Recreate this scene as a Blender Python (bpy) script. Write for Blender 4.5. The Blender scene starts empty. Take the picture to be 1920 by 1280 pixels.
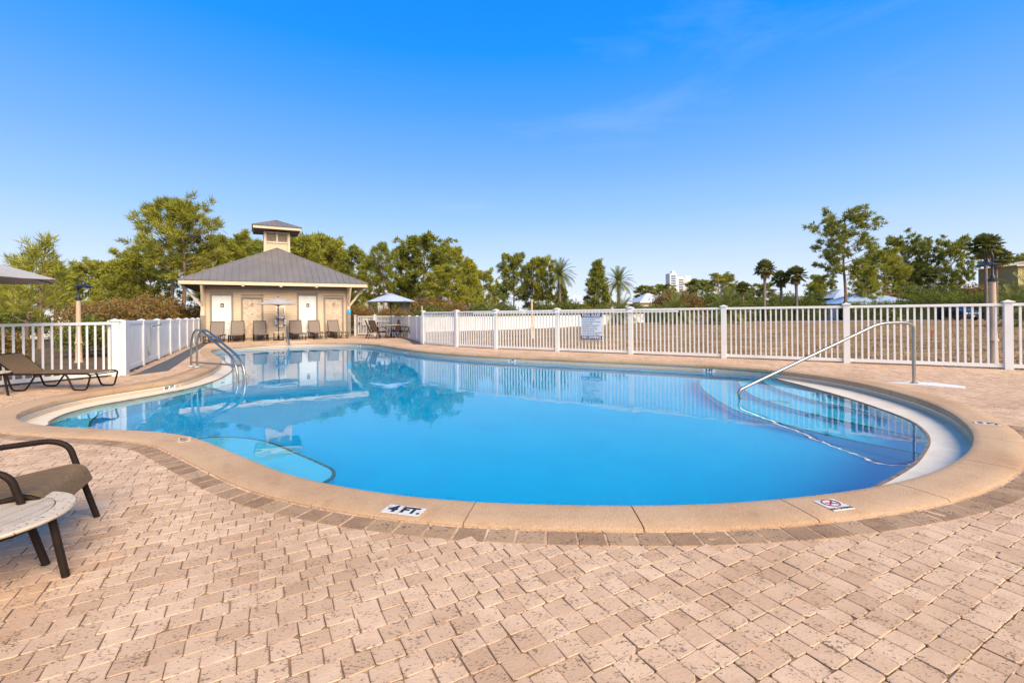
import bpy, math, random
import numpy as np
from mathutils import Vector, Matrix
from mathutils.geometry import tessellate_polygon
R = math.radians
sc = bpy.context.scene
COL = sc.collection
# ------------------------------------------------------------------ camera, sky, sun, exposure
cam = bpy.data.cameras.new('camera'); camo = bpy.data.objects.new('camera', cam); COL.objects.link(camo)
camo.location = (0, 0, 1.25); camo.rotation_euler = (R(90), R(.6), 0)
cam.sensor_width = 36; cam.lens = 850 / 1920 * 36; cam.shift_y = -52 / 1920
cam.clip_start = .05; cam.clip_end = 5000
sc.camera = camo
SUN_AZ, SUN_EL = R(147), R(38)         # azimuth clockwise from +Y
wd = bpy.data.worlds.new('World'); sc.world = wd; wd.use_nodes = True
wn = wd.node_tree; wn.nodes.clear()
w_out = wn.nodes.new('ShaderNodeOutputWorld'); w_bg = wn.nodes.new('ShaderNodeBackground')
w_sky = wn.nodes.new('ShaderNodeTexSky'); w_sky.sky_type = 'NISHITA'; w_sky.sun_disc = False
w_sky.sun_elevation = SUN_EL; w_sky.sun_rotation = SUN_AZ
w_sky.air_density = 1.0; w_sky.dust_density = .2; w_sky.ozone_density = 2.0; w_sky.altitude = 0
# deep polarised blue overhead, paling evenly to the horizon all the way round
w_tc = wn.nodes.new('ShaderNodeTexCoord'); w_sep = wn.nodes.new('ShaderNodeSeparateXYZ'); w_ramp = wn.nodes.new('ShaderNodeValToRGB')
_el = w_ramp.color_ramp.elements
SKY = [(0, (.84, .89, .99)), (.08, (.66, .79, .98)), (.2, (.345, .60, .97)), (.3, (.19, .46, .97)), (.41, (.07, .36, .96)), (.5, (.006, .30, .97)), (.6, (.0, .255, .96)), (1, (.01, .14, .40))]
_el[0].position = 0; _el[0].color = (*SKY[0][1], 1); _el[1].position = 1; _el[1].color = (*SKY[-1][1], 1)
for p_, c_ in SKY[1:-1]:
    e_ = _el.new(p_); e_.color = (*c_, 1)
w_sc = wn.nodes.new('ShaderNodeVectorMath'); w_sc.operation = 'SCALE'; w_sc.inputs['Scale'].default_value = 7.5
w_m0 = wn.nodes.new('ShaderNodeMix'); w_m0.data_type = 'RGBA'; w_m0.inputs['Factor'].default_value = .92
# thin high cirrus wisps
w_map = wn.nodes.new('ShaderNodeMapping')
w_map.inputs['Scale'].default_value = (1.0, 1.0, 4.5); w_map.inputs['Rotation'].default_value = (R(8), R(-14), 0)
w_n = wn.nodes.new('ShaderNodeTexNoise'); w_n.inputs['Scale'].default_value = 1.7; w_n.inputs['Detail'].default_value = 7
w_n.inputs['Roughness'].default_value = .6; w_n.inputs['Distortion'].default_value = .5
w_r = wn.nodes.new('ShaderNodeMapRange'); w_r.inputs['From Min'].default_value = .54; w_r.inputs['From Max'].default_value = .95
w_r.inputs['To Max'].default_value = .3
w_mx = wn.nodes.new('ShaderNodeMix'); w_mx.data_type = 'RGBA'
w_mx.inputs['B'].default_value = (4.6, 5.4, 6.6, 1)
L = wn.links.new
L(w_tc.outputs['Generated'], w_sep.inputs[0]); L(w_sep.outputs['Z'], w_ramp.inputs[0]); L(w_ramp.outputs[0], w_sc.inputs[0])
L(w_sky.outputs[0], w_m0.inputs['A']); L(w_sc.outputs[0], w_m0.inputs['B'])
L(w_tc.outputs['Generated'], w_map.inputs[0]); L(w_map.outputs[0], w_n.inputs['Vector'])
L(w_n.outputs[0], w_r.inputs['Value']); L(w_r.outputs[0], w_mx.inputs['Factor']); L(w_m0.outputs['Result'], w_mx.inputs['A'])
L(w_mx.outputs['Result'], w_bg.inputs[0]); L(w_bg.outputs[0], w_out.inputs[0])
w_bg.inputs[1].default_value = .1
sun = bpy.data.lights.new('sun', 'SUN'); suno = bpy.data.objects.new('sun', sun); COL.objects.link(suno)
sun.energy = 4.6; sun.angle = R(50); sun.color = (1, .84, .60)
_sd = Vector((math.sin(SUN_AZ) * math.cos(SUN_EL), math.cos(SUN_AZ) * math.cos(SUN_EL), math.sin(SUN_EL)))
suno.rotation_euler = _sd.to_track_quat('Z', 'Y').to_euler(); suno.location = (30, -10, 20)
sc.view_settings.view_transform = 'Standard'; sc.view_settings.look = 'None'
sc.view_settings.exposure = .55; sc.view_settings.gamma = 1
sc.render.engine = 'CYCLES'
cy = sc.cycles
cy.use_denoising = True; cy.max_bounces = 10; cy.transmission_bounces = 8; cy.diffuse_bounces = 4; cy.glossy_bounces = 4
cy.caustics_refractive = True; cy.caustics_reflective = False; cy.blur_glossy = .3; cy.sample_clamp_indirect = 6

# ------------------------------------------------------------------ helpers
rnd = random.Random(7)
def V(*a): return Vector(a)
class MB:
    def __init__(s): s.v = []; s.f = []
    def add(s, vs, fs):
        o = len(s.v); s.v += [tuple(p) for p in vs]; s.f += [tuple(i + o for i in f) for f in fs]; return s
    def box(s, c, d, rz=0, m=None):
        x, y, z = d[0] / 2, d[1] / 2, d[2] / 2
        ps = [V(a, b, e) for e in (-z, z) for a, b in ((-x, -y), (x, -y), (x, y), (-x, y))]
        mt = m or (Matrix.Translation(c) @ Matrix.Rotation(rz, 4, 'Z'))
        return s.add([mt @ p for p in ps], [(3, 2, 1, 0), (4, 5, 6, 7), (0, 1, 5, 4), (1, 2, 6, 5), (2, 3, 7, 6), (3, 0, 4, 7)])
    def cbox(s, c, d, b=.01, rz=0):      # box with chamfered top edge
        x, y, z = d[0] / 2, d[1] / 2, d[2] / 2
        mt = Matrix.Translation(c) @ Matrix.Rotation(rz, 4, 'Z')
        ps = []
        for e, k in ((-z, 0), (z - b, 0), (z, b)):
            ps += [mt @ V(a * (x - k), q * (y - k), e) for a, q in ((-1, -1), (1, -1), (1, 1), (-1, 1))]
        fs = [(3, 2, 1, 0), (8, 9, 10, 11)]
        for k in (0, 4):
            for i in range(4): fs.append((k + i, k + (i + 1) % 4, k + 4 + (i + 1) % 4, k + 4 + i))
        return s.add(ps, fs)
    def beam(s, a, b, w, h):             # rectangular bar between two points
        a, b = Vector(a), Vector(b); d = b - a; q = d.to_track_quat('X', 'Z').to_matrix().to_4x4()
        return s.box(None, (d.length, w, h), m=Matrix.Translation((a + b) / 2) @ q)
    def tube(s, pts, r, n=8, cap=True, closed=False):
        pts = [Vector(p) for p in pts]; k = len(pts); rs = r if isinstance(r, (list, tuple)) else [r] * k
        vs = []; up = None
        for i, p in enumerate(pts):
            if closed: t = pts[(i + 1) % k] - pts[i - 1]
            else: t = pts[min(i + 1, k - 1)] - pts[max(i - 1, 0)]
            if t.length < 1e-9: t = V(0, 0, 1)
            t.normalize()
            if up is None: up = t.orthogonal().normalized()
            else:
                up = up - t * up.dot(t)
                up = up.normalized() if up.length > 1e-6 else t.orthogonal().normalized()
            w = t.cross(up)
            for j in range(n):
                a = 2 * math.pi * j / n; vs.append(p + (up * math.cos(a) + w * math.sin(a)) * rs[i])
        fs = []
        for i in range(k if closed else k - 1):
            i2 = (i + 1) % k
            for j in range(n): fs.append((i * n + j, i * n + (j + 1) % n, i2 * n + (j + 1) % n, i2 * n + j))
        if cap and not closed: fs += [tuple(range(n))[::-1], tuple(range((k - 1) * n, k * n))]
        return s.add(vs, fs)
    def lathe(s, prof, n=16, c=(0, 0, 0)):
        vs = []
        for r, z in prof:
            for j in range(n):
                a = 2 * math.pi * j / n; vs.append((c[0] + r * math.cos(a), c[1] + r * math.sin(a), c[2] + z))
        fs = [(i * n + j, i * n + (j + 1) % n, (i + 1) * n + (j + 1) % n, (i + 1) * n + j) for i in range(len(prof) - 1) for j in range(n)]
        if prof[0][0] > 1e-4: fs.append(tuple(range(n))[::-1])
        if prof[-1][0] > 1e-4: fs.append(tuple(range((len(prof) - 1) * n, len(prof) * n)))
        return s.add(vs, fs)
    def prism(s, poly, z0, z1, bottom=True):
        n = len(poly); vs = [(x, y, z0) for x, y in poly] + [(x, y, z1) for x, y in poly]
        tr = tessellate_polygon([[V(x, y, 0) for x, y in poly]]); fs = []
        for t in tr:
            a, b, c = t
            ar = (poly[b][0] - poly[a][0]) * (poly[c][1] - poly[a][1]) - (poly[c][0] - poly[a][0]) * (poly[b][1] - poly[a][1])
            if ar < 0: a, c = c, a
            fs.append((a + n, b + n, c + n))
            if bottom: fs.append((c, b, a))
        ccw = sum(poly[i][0] * poly[(i + 1) % n][1] - poly[(i + 1) % n][0] * poly[i][1] for i in range(n)) > 0
        for i in range(n):
            j = (i + 1) % n; fs.append((i, j, j + n, i + n) if ccw else (j, i, i + n, j + n))
        return s.add(vs, fs)
    def mesh(s, name='m', mat=None, smooth=False):
        me = bpy.data.meshes.new(name); me.from_pydata(s.v, [], s.f)
        if mat: me.materials.append(mat)
        if smooth:
            me.polygons.foreach_set('use_smooth', [True] * len(me.polygons))
            try: me.set_sharp_from_angle(angle=R(40))
            except Exception: pass
        me.update(); return me
    def build(s, name, mat, parent=None, smooth=False, loc=None, rz=0):
        return link(name, s.mesh(name, mat, smooth), parent, loc, rz)
def link(name, me, parent=None, loc=None, rz=0, rot=None):
    o = bpy.data.objects.new(name, me); COL.objects.link(o)
    if parent: o.parent = parent
    if loc is not None: o.location = loc
    if rz: o.rotation_euler = (0, 0, rz)
    if rot is not None: o.rotation_euler = rot
    return o
def tag(o, label=None, cat=None, group=None, kind=None):
    for k, x in (('label', label), ('category', cat), ('group', group), ('kind', kind)):
        if x: o[k] = x
    return o
def thing(name, label, cat, loc=(0, 0, 0), rz=0, group=None):
    return tag(link(name, None, None, loc, rz), label, cat, group)
def copy_tree(o, parent=None):
    c = o.copy(); COL.objects.link(c); c.parent = parent
    for ch in o.children: copy_tree(ch, c)
    return c
def fillet(pts, r, n=5):
    pts = [Vector(p) for p in pts]; out = [pts[0]]
    for i in range(1, len(pts) - 1):
        a, b, c = pts[i - 1], pts[i], pts[i + 1]
        d1 = (a - b); d2 = (c - b); q = min(r, d1.length * .48, d2.length * .48)
        p1 = b + d1.normalized() * q; p2 = b + d2.normalized() * q
        for k in range(n + 1):
            t = k / n; out.append(p1 * (1 - t) ** 2 + b * 2 * t * (1 - t) + p2 * t * t)
    out.append(pts[-1]); return out
def tri_mesh(name, verts, tris, mat):
    me = bpy.data.meshes.new(name); verts = np.asarray(verts, np.float32); tris = np.asarray(tris, np.int32)
    me.vertices.add(len(verts)); me.vertices.foreach_set('co', verts.ravel())
    me.loops.add(tris.size); me.loops.foreach_set('vertex_index', tris.ravel())
    me.polygons.add(len(tris)); me.polygons.foreach_set('loop_start', np.arange(0, tris.size, 3, dtype=np.int32))
    me.polygons.foreach_set('loop_total', np.full(len(tris), 3, np.int32))
    me.update(calc_edges=True); me.materials.append(mat); return me
def clip_poly(poly, inside_poly):
    out = list(poly); m = len(inside_poly)
    for i in range(m):
        a = inside_poly[i]; b = inside_poly[(i + 1) % m]; src = out; out = []
        if not src: return []
        f = lambda p: (b[0] - a[0]) * (p[1] - a[1]) - (b[1] - a[1]) * (p[0] - a[0])
        for k in range(len(src)):
            p, q = src[k], src[(k + 1) % len(src)]; fp, fq = f(p), f(q)
            if fp >= 0: out.append(p)
            if fp * fq < 0:
                t = fp / (fp - fq); out.append((p[0] + (q[0] - p[0]) * t, p[1] + (q[1] - p[1]) * t))
    return out
_fontcache = {}
def text_mesh(txt, size, mat, ext=.0015, bold=0.0, ax='CENTER'):
    cu = bpy.data.curves.new('lettering', 'FONT'); cu.body = txt; cu.size = size; cu.align_x = ax; cu.align_y = 'CENTER'
    cu.extrude = ext; cu.offset = bold; cu.resolution_u = 2
    o = bpy.data.objects.new('lettering', cu); COL.objects.link(o)
    dg = bpy.context.evaluated_depsgraph_get(); dg.update()
    me = bpy.data.meshes.new_from_object(o.evaluated_get(dg)); bpy.data.objects.remove(o); bpy.data.curves.remove(cu)
    me.materials.clear(); me.materials.append(mat); return me

# ------------------------------------------------------------------ materials
MATS = {}
def M(name, c1, c2=None, scale=4.0, rough=.6, bump=0.0, bscale=60.0, metal=0.0, isl=False, c3=None, detail=5, spec=.5, dist=.02, stretch=None, trans=0.0):
    m = bpy.data.materials.new(name); m.use_nodes = True; nt = m.node_tree; N = nt.nodes; K = nt.links.new
    b = N['Principled BSDF']; b.inputs['Roughness'].default_value = rough; b.inputs['Metallic'].default_value = metal
    b.inputs['Specular IOR Level'].default_value = spec
    c1 = (*c1, 1); b.inputs['Base Color'].default_value = c1
    geo = N.new('ShaderNodeNewGeometry'); vec = geo.outputs['Position']
    if stretch:
        mp = N.new('ShaderNodeMapping'); mp.inputs['Scale'].default_value = stretch[0]; mp.inputs['Rotation'].default_value = stretch[1]
        K(vec, mp.inputs[0]); vec = mp.outputs[0]
    if c2:
        n = N.new('ShaderNodeTexNoise'); n.inputs['Scale'].default_value = scale; n.inputs['Detail'].default_value = detail
        K(vec, n.inputs['Vector'])
        rp = N.new('ShaderNodeMapRange'); rp.inputs['From Min'].default_value = .32; rp.inputs['From Max'].default_value = .68
        K(n.outputs[0], rp.inputs['Value'])
        mx = N.new('ShaderNodeMix'); mx.data_type = 'RGBA'; mx.inputs['A'].default_value = c1; mx.inputs['B'].default_value = (*c2, 1)
        K(rp.outputs[0], mx.inputs['Factor']); col = mx.outputs['Result']
        if isl:
            oi = N.new('ShaderNodeObjectInfo'); ad = N.new('ShaderNodeMath'); ad.operation = 'ADD'
            K(geo.outputs['Random Per Island'], ad.inputs[0]); K(oi.outputs['Random'], ad.inputs[1])
            fr = N.new('ShaderNodeMath'); fr.operation = 'FRACT'; K(ad.outputs[0], fr.inputs[0])
            m2 = N.new('ShaderNodeMix'); m2.data_type = 'RGBA'; m2.inputs['B'].default_value = (*(c3 or c2), 1)
            sq = N.new('ShaderNodeMath'); sq.operation = 'POWER'; sq.inputs[1].default_value = 1.6; K(fr.outputs[0], sq.inputs[0])
            K(sq.outputs[0], m2.inputs['Factor']); K(col, m2.inputs['A']); col = m2.outputs['Result']
        K(col, b.inputs['Base Color'])
        m['col_node'] = col.node.name
    if bump:
        n2 = N.new('ShaderNodeTexNoise'); n2.inputs['Scale'].default_value = bscale; n2.inputs['Detail'].default_value = 4
        K(vec, n2.inputs['Vector']); bp = N.new('ShaderNodeBump'); bp.inputs['Strength'].default_value = bump; bp.inputs['Distance'].default_value = dist
        K(n2.outputs[0], bp.inputs['Height']); K(bp.outputs[0], b.inputs['Normal'])
    if trans:
        tr = N.new('ShaderNodeBsdfTranslucent'); ms = N.new('ShaderNodeMixShader'); ms.inputs[0].default_value = trans
        if c2: K(col, tr.inputs[0])
        else: tr.inputs[0].default_value = c1
        K(b.outputs[0], ms.inputs[1]); K(tr.outputs[0], ms.inputs[2]); K(ms.outputs[0], N['Material Output'].inputs['Surface'])
    MATS[name] = m; return m
def grime(m, scale, col, lo, hi, detail=6, stretch=None):
    nt = m.node_tree; N = nt.nodes; K = nt.links.new; b = N['Principled BSDF']; geo = N.new('ShaderNodeNewGeometry'); vec = geo.outputs['Position']
    if stretch:
        mp = N.new('ShaderNodeMapping'); mp.inputs['Scale'].default_value = stretch; K(vec, mp.inputs[0]); vec = mp.outputs[0]
    n = N.new('ShaderNodeTexNoise'); n.inputs['Scale'].default_value = scale; n.inputs['Detail'].default_value = detail; n.inputs['Roughness'].default_value = .6; K(vec, n.inputs['Vector'])
    r_ = N.new('ShaderNodeMapRange'); r_.inputs['From Min'].default_value = lo; r_.inputs['From Max'].default_value = hi; K(n.outputs[0], r_.inputs['Value'])
    mx = N.new('ShaderNodeMix'); mx.data_type = 'RGBA'; mx.blend_type = 'MULTIPLY'; mx.inputs['B'].default_value = (*col, 1); K(r_.outputs[0], mx.inputs['Factor'])
    K(b.inputs['Base Color'].links[0].from_socket, mx.inputs['A']); K(mx.outputs['Result'], b.inputs['Base Color']); return m
def travertine(name, a, bcol, c, pit=(.2, .12, .07)):
    m = M(name, a, bcol, scale=9, rough=.75, isl=True, c3=c)
    nt = m.node_tree; N = nt.nodes; K = nt.links.new; b = N['Principled BSDF']
    geo = [n for n in N if n.type == 'NEW_GEOMETRY'][0]
    mp = N.new('ShaderNodeMapping'); mp.inputs['Rotation'].default_value = (0, 0, R(-28)); mp.inputs['Scale'].default_value = (1, 1.5, 1)
    K(geo.outputs['Position'], mp.inputs[0])
    n1 = N.new('ShaderNodeTexNoise'); n1.inputs['Scale'].default_value = 58; n1.inputs['Detail'].default_value = 3; n1.inputs['Roughness'].default_value = .65
    K(mp.outputs[0], n1.inputs['Vector'])
    n3 = N.new('ShaderNodeTexNoise'); n3.inputs['Scale'].default_value = 11; n3.inputs['Detail'].default_value = 2
    K(mp.outputs[0], n3.inputs['Vector'])
    ad = N.new('ShaderNodeMath'); ad.operation = 'MULTIPLY_ADD'; ad.inputs[1].default_value = .45; K(n3.outputs[0], ad.inputs[0]); K(n1.outputs[0], ad.inputs[2])
    pr = N.new('ShaderNodeMapRange'); pr.inputs['From Min'].default_value = .80; pr.inputs['From Max'].default_value = .91; K(ad.outputs[0], pr.inputs['Value'])
    mx = N.new('ShaderNodeMix'); mx.data_type = 'RGBA'; mx.inputs['B'].default_value = (*pit, 1)
    src = b.inputs['Base Color'].links[0].from_socket; K(src, mx.inputs['A']); K(pr.outputs[0], mx.inputs['Factor'])
    # broad tonal drift and grime
    n4 = N.new('ShaderNodeTexNoise'); n4.inputs['Scale'].default_value = 1.1; n4.inputs['Detail'].default_value = 4; K(geo.outputs['Position'], n4.inputs['Vector'])
    m4 = N.new('ShaderNodeMix'); m4.data_type = 'RGBA'; m4.blend_type = 'MULTIPLY'; m4.inputs['B'].default_value = (.80, .74, .68, 1)
    r4 = N.new('ShaderNodeMapRange'); r4.inputs['From Min'].default_value = .45; r4.inputs['From Max'].default_value = .75; K(n4.outputs[0], r4.inputs['Value'])
    K(r4.outputs[0], m4.inputs['Factor']); K(mx.outputs['Result'], m4.inputs['A']); K(m4.outputs['Result'], b.inputs['Base Color'])
    hs = N.new('ShaderNodeMath'); hs.operation = 'MULTIPLY_ADD'; hs.inputs[1].default_value = -1.3; K(pr.outputs[0], hs.inputs[0]); K(n1.outputs[0], hs.inputs[2])
    bp = N.new('ShaderNodeBump'); bp.inputs['Strength'].default_value = .6; bp.inputs['Distance'].default_value = .004; K(hs.outputs[0], bp.inputs['Height']); K(bp.outputs[0], b.inputs['Normal'])
    return m
M_pav = travertine('travertine_paver', (.71, .485, .315), (.62, .41, .255), (.53, .335, .20), pit=(.29, .18, .105))
M_bord = travertine('travertine_border', (.36, .215, .11), (.26, .15, .078), (.46, .30, .17), pit=(.16, .09, .05))
M_cop = M('sand_finish_coping', (.62, .405, .235), (.45, .285, .16), scale=110, rough=.85, bump=.8, bscale=140, dist=.007, detail=3)
grime(M_cop, .9, (.74, .66, .58), .46, .72); grime(M_cop, 7, (.86, .80, .74), .55, .75)
M_joint = M('joint_sand', (.38, .25, .155), (.24, .15, .09), scale=9, rough=.95)
M_plas = M('pool_plaster', (.30, .66, .90), (.27, .62, .88), scale=1.5, rough=.6)
M_cream = M('pale_step_and_reflection', (.80, .70, .55), (.70, .59, .45), scale=5, rough=.5, spec=.3)  # right top step, and the painted reflection on the left ledge
M_tile = M('pool_tile', (.62, .47, .32), (.53, .40, .27), scale=25, rough=.4, isl=True, c3=(.56, .43, .30))
M_grout = M('white_grout', (.82, .79, .74))
M_trim = M('step_trim_tile', (.30, .19, .10), (.10, .07, .05), scale=14, rough=.4)
M_white = M('white_vinyl', (.80, .78, .745), (.75, .73, .70), scale=3, rough=.38)
grime(M_white, 2.2, (.90, .86, .80), .5, .75)
M_steel = M('brushed_steel', (.44, .405, .36), (.38, .35, .31), scale=30, rough=.36, metal=1)
M_brown = M('dark_bronze_tube', (.028, .018, .014), (.018, .012, .01), scale=20, rough=.5, spec=.12)
M_sling = M('sling_fabric', (.25, .155, .075), (.10, .07, .048), scale=60, rough=.8, bump=.4, bscale=300, dist=.003, spec=.2, stretch=((.12, 4.0, 1), (0, 0, R(-24))))
M_sling2 = M('taupe_sling_fabric', (.235, .18, .145), (.20, .155, .125), scale=90, rough=.75, bump=.5, bscale=420, dist=.003)
M_grey = M('umbrella_canvas_grey', (.50, .47, .45), (.45, .42, .40), scale=6, rough=.85, trans=.15)
M_blue = M('umbrella_canvas_pale', (.50, .56, .68), (.46, .52, .64), scale=6, rough=.85, trans=.15)
M_strip = M('dark_strip_grey', (.11, .105, .105), (.085, .08, .08), scale=8, rough=.8)
M_stone_t = M('mosaic_stone', (.56, .46, .345), (.40, .32, .235), scale=22, rough=.55, isl=True, c3=(.50, .41, .31))
M_black = M('black_metal', (.018, .018, .02), (.03, .03, .03), scale=10, rough=.4)
M_ink = M('black_print', (.012, .012, .014), rough=.5)
M_tan = M('tan_cast_post', (.60, .42, .28), (.52, .36, .24), scale=6, rough=.6)
M_lens = M('lamp_glass', (.75, .75, .72), rough=.15)
M_sid = M('beige_siding', (.66, .50, .34), (.60, .45, .30), scale=2.5, rough=.65)
M_trimg = M('taupe_trim', (.265, .225, .185), (.235, .2, .165), scale=3, rough=.6)
M_fasc = M('cream_fascia', (.66, .53, .37), (.60, .48, .33), scale=3, rough=.6)
M_sof = M('brown_soffit_boards', (.24, .19, .15), (.2, .16, .12), scale=5, rough=.8)
M_roof = M('standing_seam_metal', (.235, .208, .19), (.20, .178, .162), scale=1.2, rough=.5, metal=.2)
M_door = M('white_door_paint', (.76, .72, .68), (.72, .68, .64), scale=3, rough=.45)
M_hb = M('herringbone_tile', (.72, .57, .42), (.64, .49, .35), scale=18, rough=.5, isl=True, c3=(.52, .39, .28))
M_navy = M('navy_print', (.012, .035, .16), rough=.45)
M_signb = M('pale_blue_board', (.62, .70, .80), rough=.5)
M_signt = M('blue_notice', (.01, .28, .52), rough=.5)
M_field = None

# ------------------------------------------------------------------ pool outline (metres, deck level)
OUT = [(-6.48, 5.9), (-6.77, 6.38), (-6.98, 6.99), (-7.03, 7.45), (-6.92, 7.92), (-6.82, 8.32), (-6.69, 8.77), (-6.67, 9.19), (-6.92, 10.04), (-7.2, 10.83), (-7.66, 11.78), (-8.21, 12.76), (-8.86, 13.75), (-9.64, 14.72), (-10.5, 15.84), (-11.12, 16.7), (-11.46, 17.4), (-11.55, 18.2), (-11.32, 19.2), (-10.9, 19.95), (-10.32, 20.5), (-9.59, 20.87), (-8.6, 20.98), (-7.39, 20.7), (-6.19, 19.8), (-4.85, 18.0), (-3.9, 16.6), (-2.93, 15.42), (-1.68, 14.3), (-0.41, 13.41), (1.0, 12.63), (2.1, 12.0), (3.3, 11.36), (4.14, 10.85), (4.86, 10.3), (5.38, 9.7), (5.71, 9.05), (5.88, 8.4), (5.93, 7.8), (5.87, 7.2), (5.7, 6.4), (5.37, 5.61), (5.02, 5.06), (4.72, 4.66), (4.43, 4.35), (4.16, 4.1), (3.88, 3.88), (3.6, 3.69), (3.21, 3.46), (2.79, 3.27), (2.47, 3.16), (2.16, 3.08), (1.8, 3.0), (1.48, 2.95), (1.16, 2.92), (0.76, 2.915), (0.44, 2.93), (0.1, 2.955), (-0.21, 2.99), (-0.64, 3.08), (-1.05, 3.21), (-1.4, 3.36), (-1.68, 3.5), (-1.94, 3.67), (-2.17, 3.85), (-2.4, 4.02), (-2.65, 4.21), (-2.92, 4.41), (-3.18, 4.61), (-3.46, 4.78), (-3.8, 4.91), (-4.25, 5.01), (-4.75, 5.1), (-5.3, 5.22), (-5.78, 5.4), (-6.18, 5.63)]
def catmull(P, sub=6):
    out = []; n = len(P)
    for i in range(n):
        p0, p1, p2, p3 = [np.array(P[(i + k) % n]) for k in (-1, 0, 1, 2)]
        for j in range(sub):
            t = j / sub
            out.append(.5 * (2 * p1 + (p2 - p0) * t + (2 * p0 - 5 * p1 + 4 * p2 - p3) * t * t + (3 * p1 - p0 - 3 * p2 + p3) * t ** 3))
    return np.array(out)
def resample(P, ds):
    Q = np.vstack([P, P[:1]]); s = np.r_[0, np.cumsum(np.linalg.norm(np.diff(Q, axis=0), axis=1))]
    n = int(round(s[-1] / ds)); t = np.linspace(0, s[-1], n, endpoint=False)
    return np.c_[np.interp(t, s, Q[:, 0]), np.interp(t, s, Q[:, 1])], s[-1]
PL, PLEN = resample(catmull(OUT), .1)
for _ in range(10): PL = (np.roll(PL, 1, 0) + PL * 2 + np.roll(PL, -1, 0)) / 4
PL = PL[::-1]                               # now counter-clockwise? fixed just below
if np.sum(PL[:, 0] * np.roll(PL[:, 1], -1) - np.roll(PL[:, 0], -1) * PL[:, 1]) < 0: PL = PL[::-1]
NP = len(PL)
_t = np.roll(PL, -1, 0) - np.roll(PL, 1, 0); _t /= np.linalg.norm(_t, axis=1)[:, None]
PN = np.c_[_t[:, 1], -_t[:, 0]]             # outward normals
for _ in range(6): PN = (np.roll(PN, 1, 0) + PN * 2 + np.roll(PN, -1, 0)) / 4
PN /= np.linalg.norm(PN, axis=1)[:, None]
def off(d): return PL + PN * d
def inside(poly, x, y):
    px, py = poly[:, 0], poly[:, 1]; qx, qy = np.roll(px, -1), np.roll(py, -1)
    c = ((py > y) != (qy > y)); 
    with np.errstate(divide='ignore', invalid='ignore'):
        xi = (qx - px) * (y - py) / (qy - py) + px
    return bool(np.count_nonzero(c & (x < xi)) & 1)
WZ = -.155                                  # water level

# ------------------------------------------------------------------ ground, deck slab
def ground_mat():
    m = M('dry_field_grass', (.16, .082, .03), (.47, .30, .125), scale=1.6, rough=.95, bump=.9, bscale=14, dist=.08, detail=10, stretch=((.45, 1, 1), (0, 0, R(10))))
    grime(m, .35, (.62, .60, .50), .45, .62); grime(m, 3.5, (.66, .62, .55), .5, .66)
    return m
M_field = ground_mat()
g = MB(); S = 1500
g.add([(-S, -200, -.08), (S, -200, -.08), (S, 2 * S, -.08), (-S, 2 * S, -.08)], [(0, 1, 2, 3)])
hole_ground = None
DECK = [(-16.5, -2.6), (-8.45, 9.85), (-15.95, 23.0), (-9.6, 26.75), (-9.9, 28.2), (-7.1, 26.95), (-5.95, 25.5), (-3.75, 19.4), (-2.1, 17.55), (-.55, 16.32), (10.25, 9.42), (19, 3.8), (19, -4), (-16.5, -4)]
def sheet_with_hole(outer, hole, z, mat, name):
    pts = [V(x, y, 0) for x, y in outer]; h = [V(x, y, 0) for x, y in hole]
    tr = tessellate_polygon([pts, h]); allp = pts + h; fs = []
    for a, b, c in tr:
        if (allp[b] - allp[a]).cross(allp[c] - allp[a]).z < 0: a, c = c, a
        fs.append((a, b, c))
    mb = MB(); mb.add([(p.x, p.y, z) for p in allp], fs); return mb
HOLE = [tuple(p) for p in off(.2)[::3]]
gm = sheet_with_hole([(-S, -200), (S, -200), (S, 2 * S), (-S, 2 * S)], HOLE, -.08, M_field, 'ground')
tag(gm.build('ground', M_field), kind='structure')
deck = sheet_with_hole(DECK, [tuple(p) for p in off(.12)[::2]], -.008, None, 'deck').build('pool_deck', M_joint)
tag(deck, kind='structure')

# field pavers: 10 cm tumbled travertine cobbles in running bond
CA, SA = math.cos(R(28.5)), math.sin(R(28.5))
cop_out = off(.335); bord_out = off(.50)
deck_np = np.array(DECK)
def bbox_hit(): pass
pav_var = []
def paver_shape(r, w, d, h=.03):
    j = lambda q: r.uniform(-q, q)
    b = r.uniform(.0015, .0032)
    base = [(-w / 2 + j(.003), -d / 2 + j(.003)), (w / 2 + j(.003), -d / 2 + j(.003)), (w / 2 + j(.003), d / 2 + j(.003)), (-w / 2 + j(.003), d / 2 + j(.003))]
    # eight-sided outline with worn corners
    ol = []
    for i in range(4):
        p, q, o_ = base[i], base[i - 1], base[(i + 1) % 4]; k = r.uniform(.03, .09) if r.random() < .92 else r.uniform(.1, .22)
        ol.append((p[0] + (q[0] - p[0]) * k, p[1] + (q[1] - p[1]) * k)); ol.append((p[0] + (o_[0] - p[0]) * k, p[1] + (o_[1] - p[1]) * k))
    n = 8; vs = [(x, y, -h) for x, y in ol] + [(x, y, -.0028 + j(.0006)) for x, y in ol] + [(x * (1 - 2 * b / w), y * (1 - 2 * b / d), j(.0012)) for x, y in ol]
    fs = [tuple(range(16, 24))]
    for k in (0, 8):
        for i in range(n): fs.append((k + i, k + (i + 1) % n, k + n + (i + 1) % n, k + n + i))
    return vs, fs
prand = random.Random(11)
cands = []
row = 0; pitch = .1005
for iy in range(-70, 330):
    vv = iy * pitch; ox = prand.uniform(-.012, .012) + (.052 if iy % 2 else 0)
    uu = -26.0 + ox
    while uu < 30:
        w = prand.uniform(.097, .108); c_u = uu + w / 2; uu += w + .003
        x = c_u * CA - vv * SA; y = c_u * SA + vv * CA
        if y < .9 or y > 29 or abs(x) > 1.25 * y + .4: continue
        cands.append((x, y, w))
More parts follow.
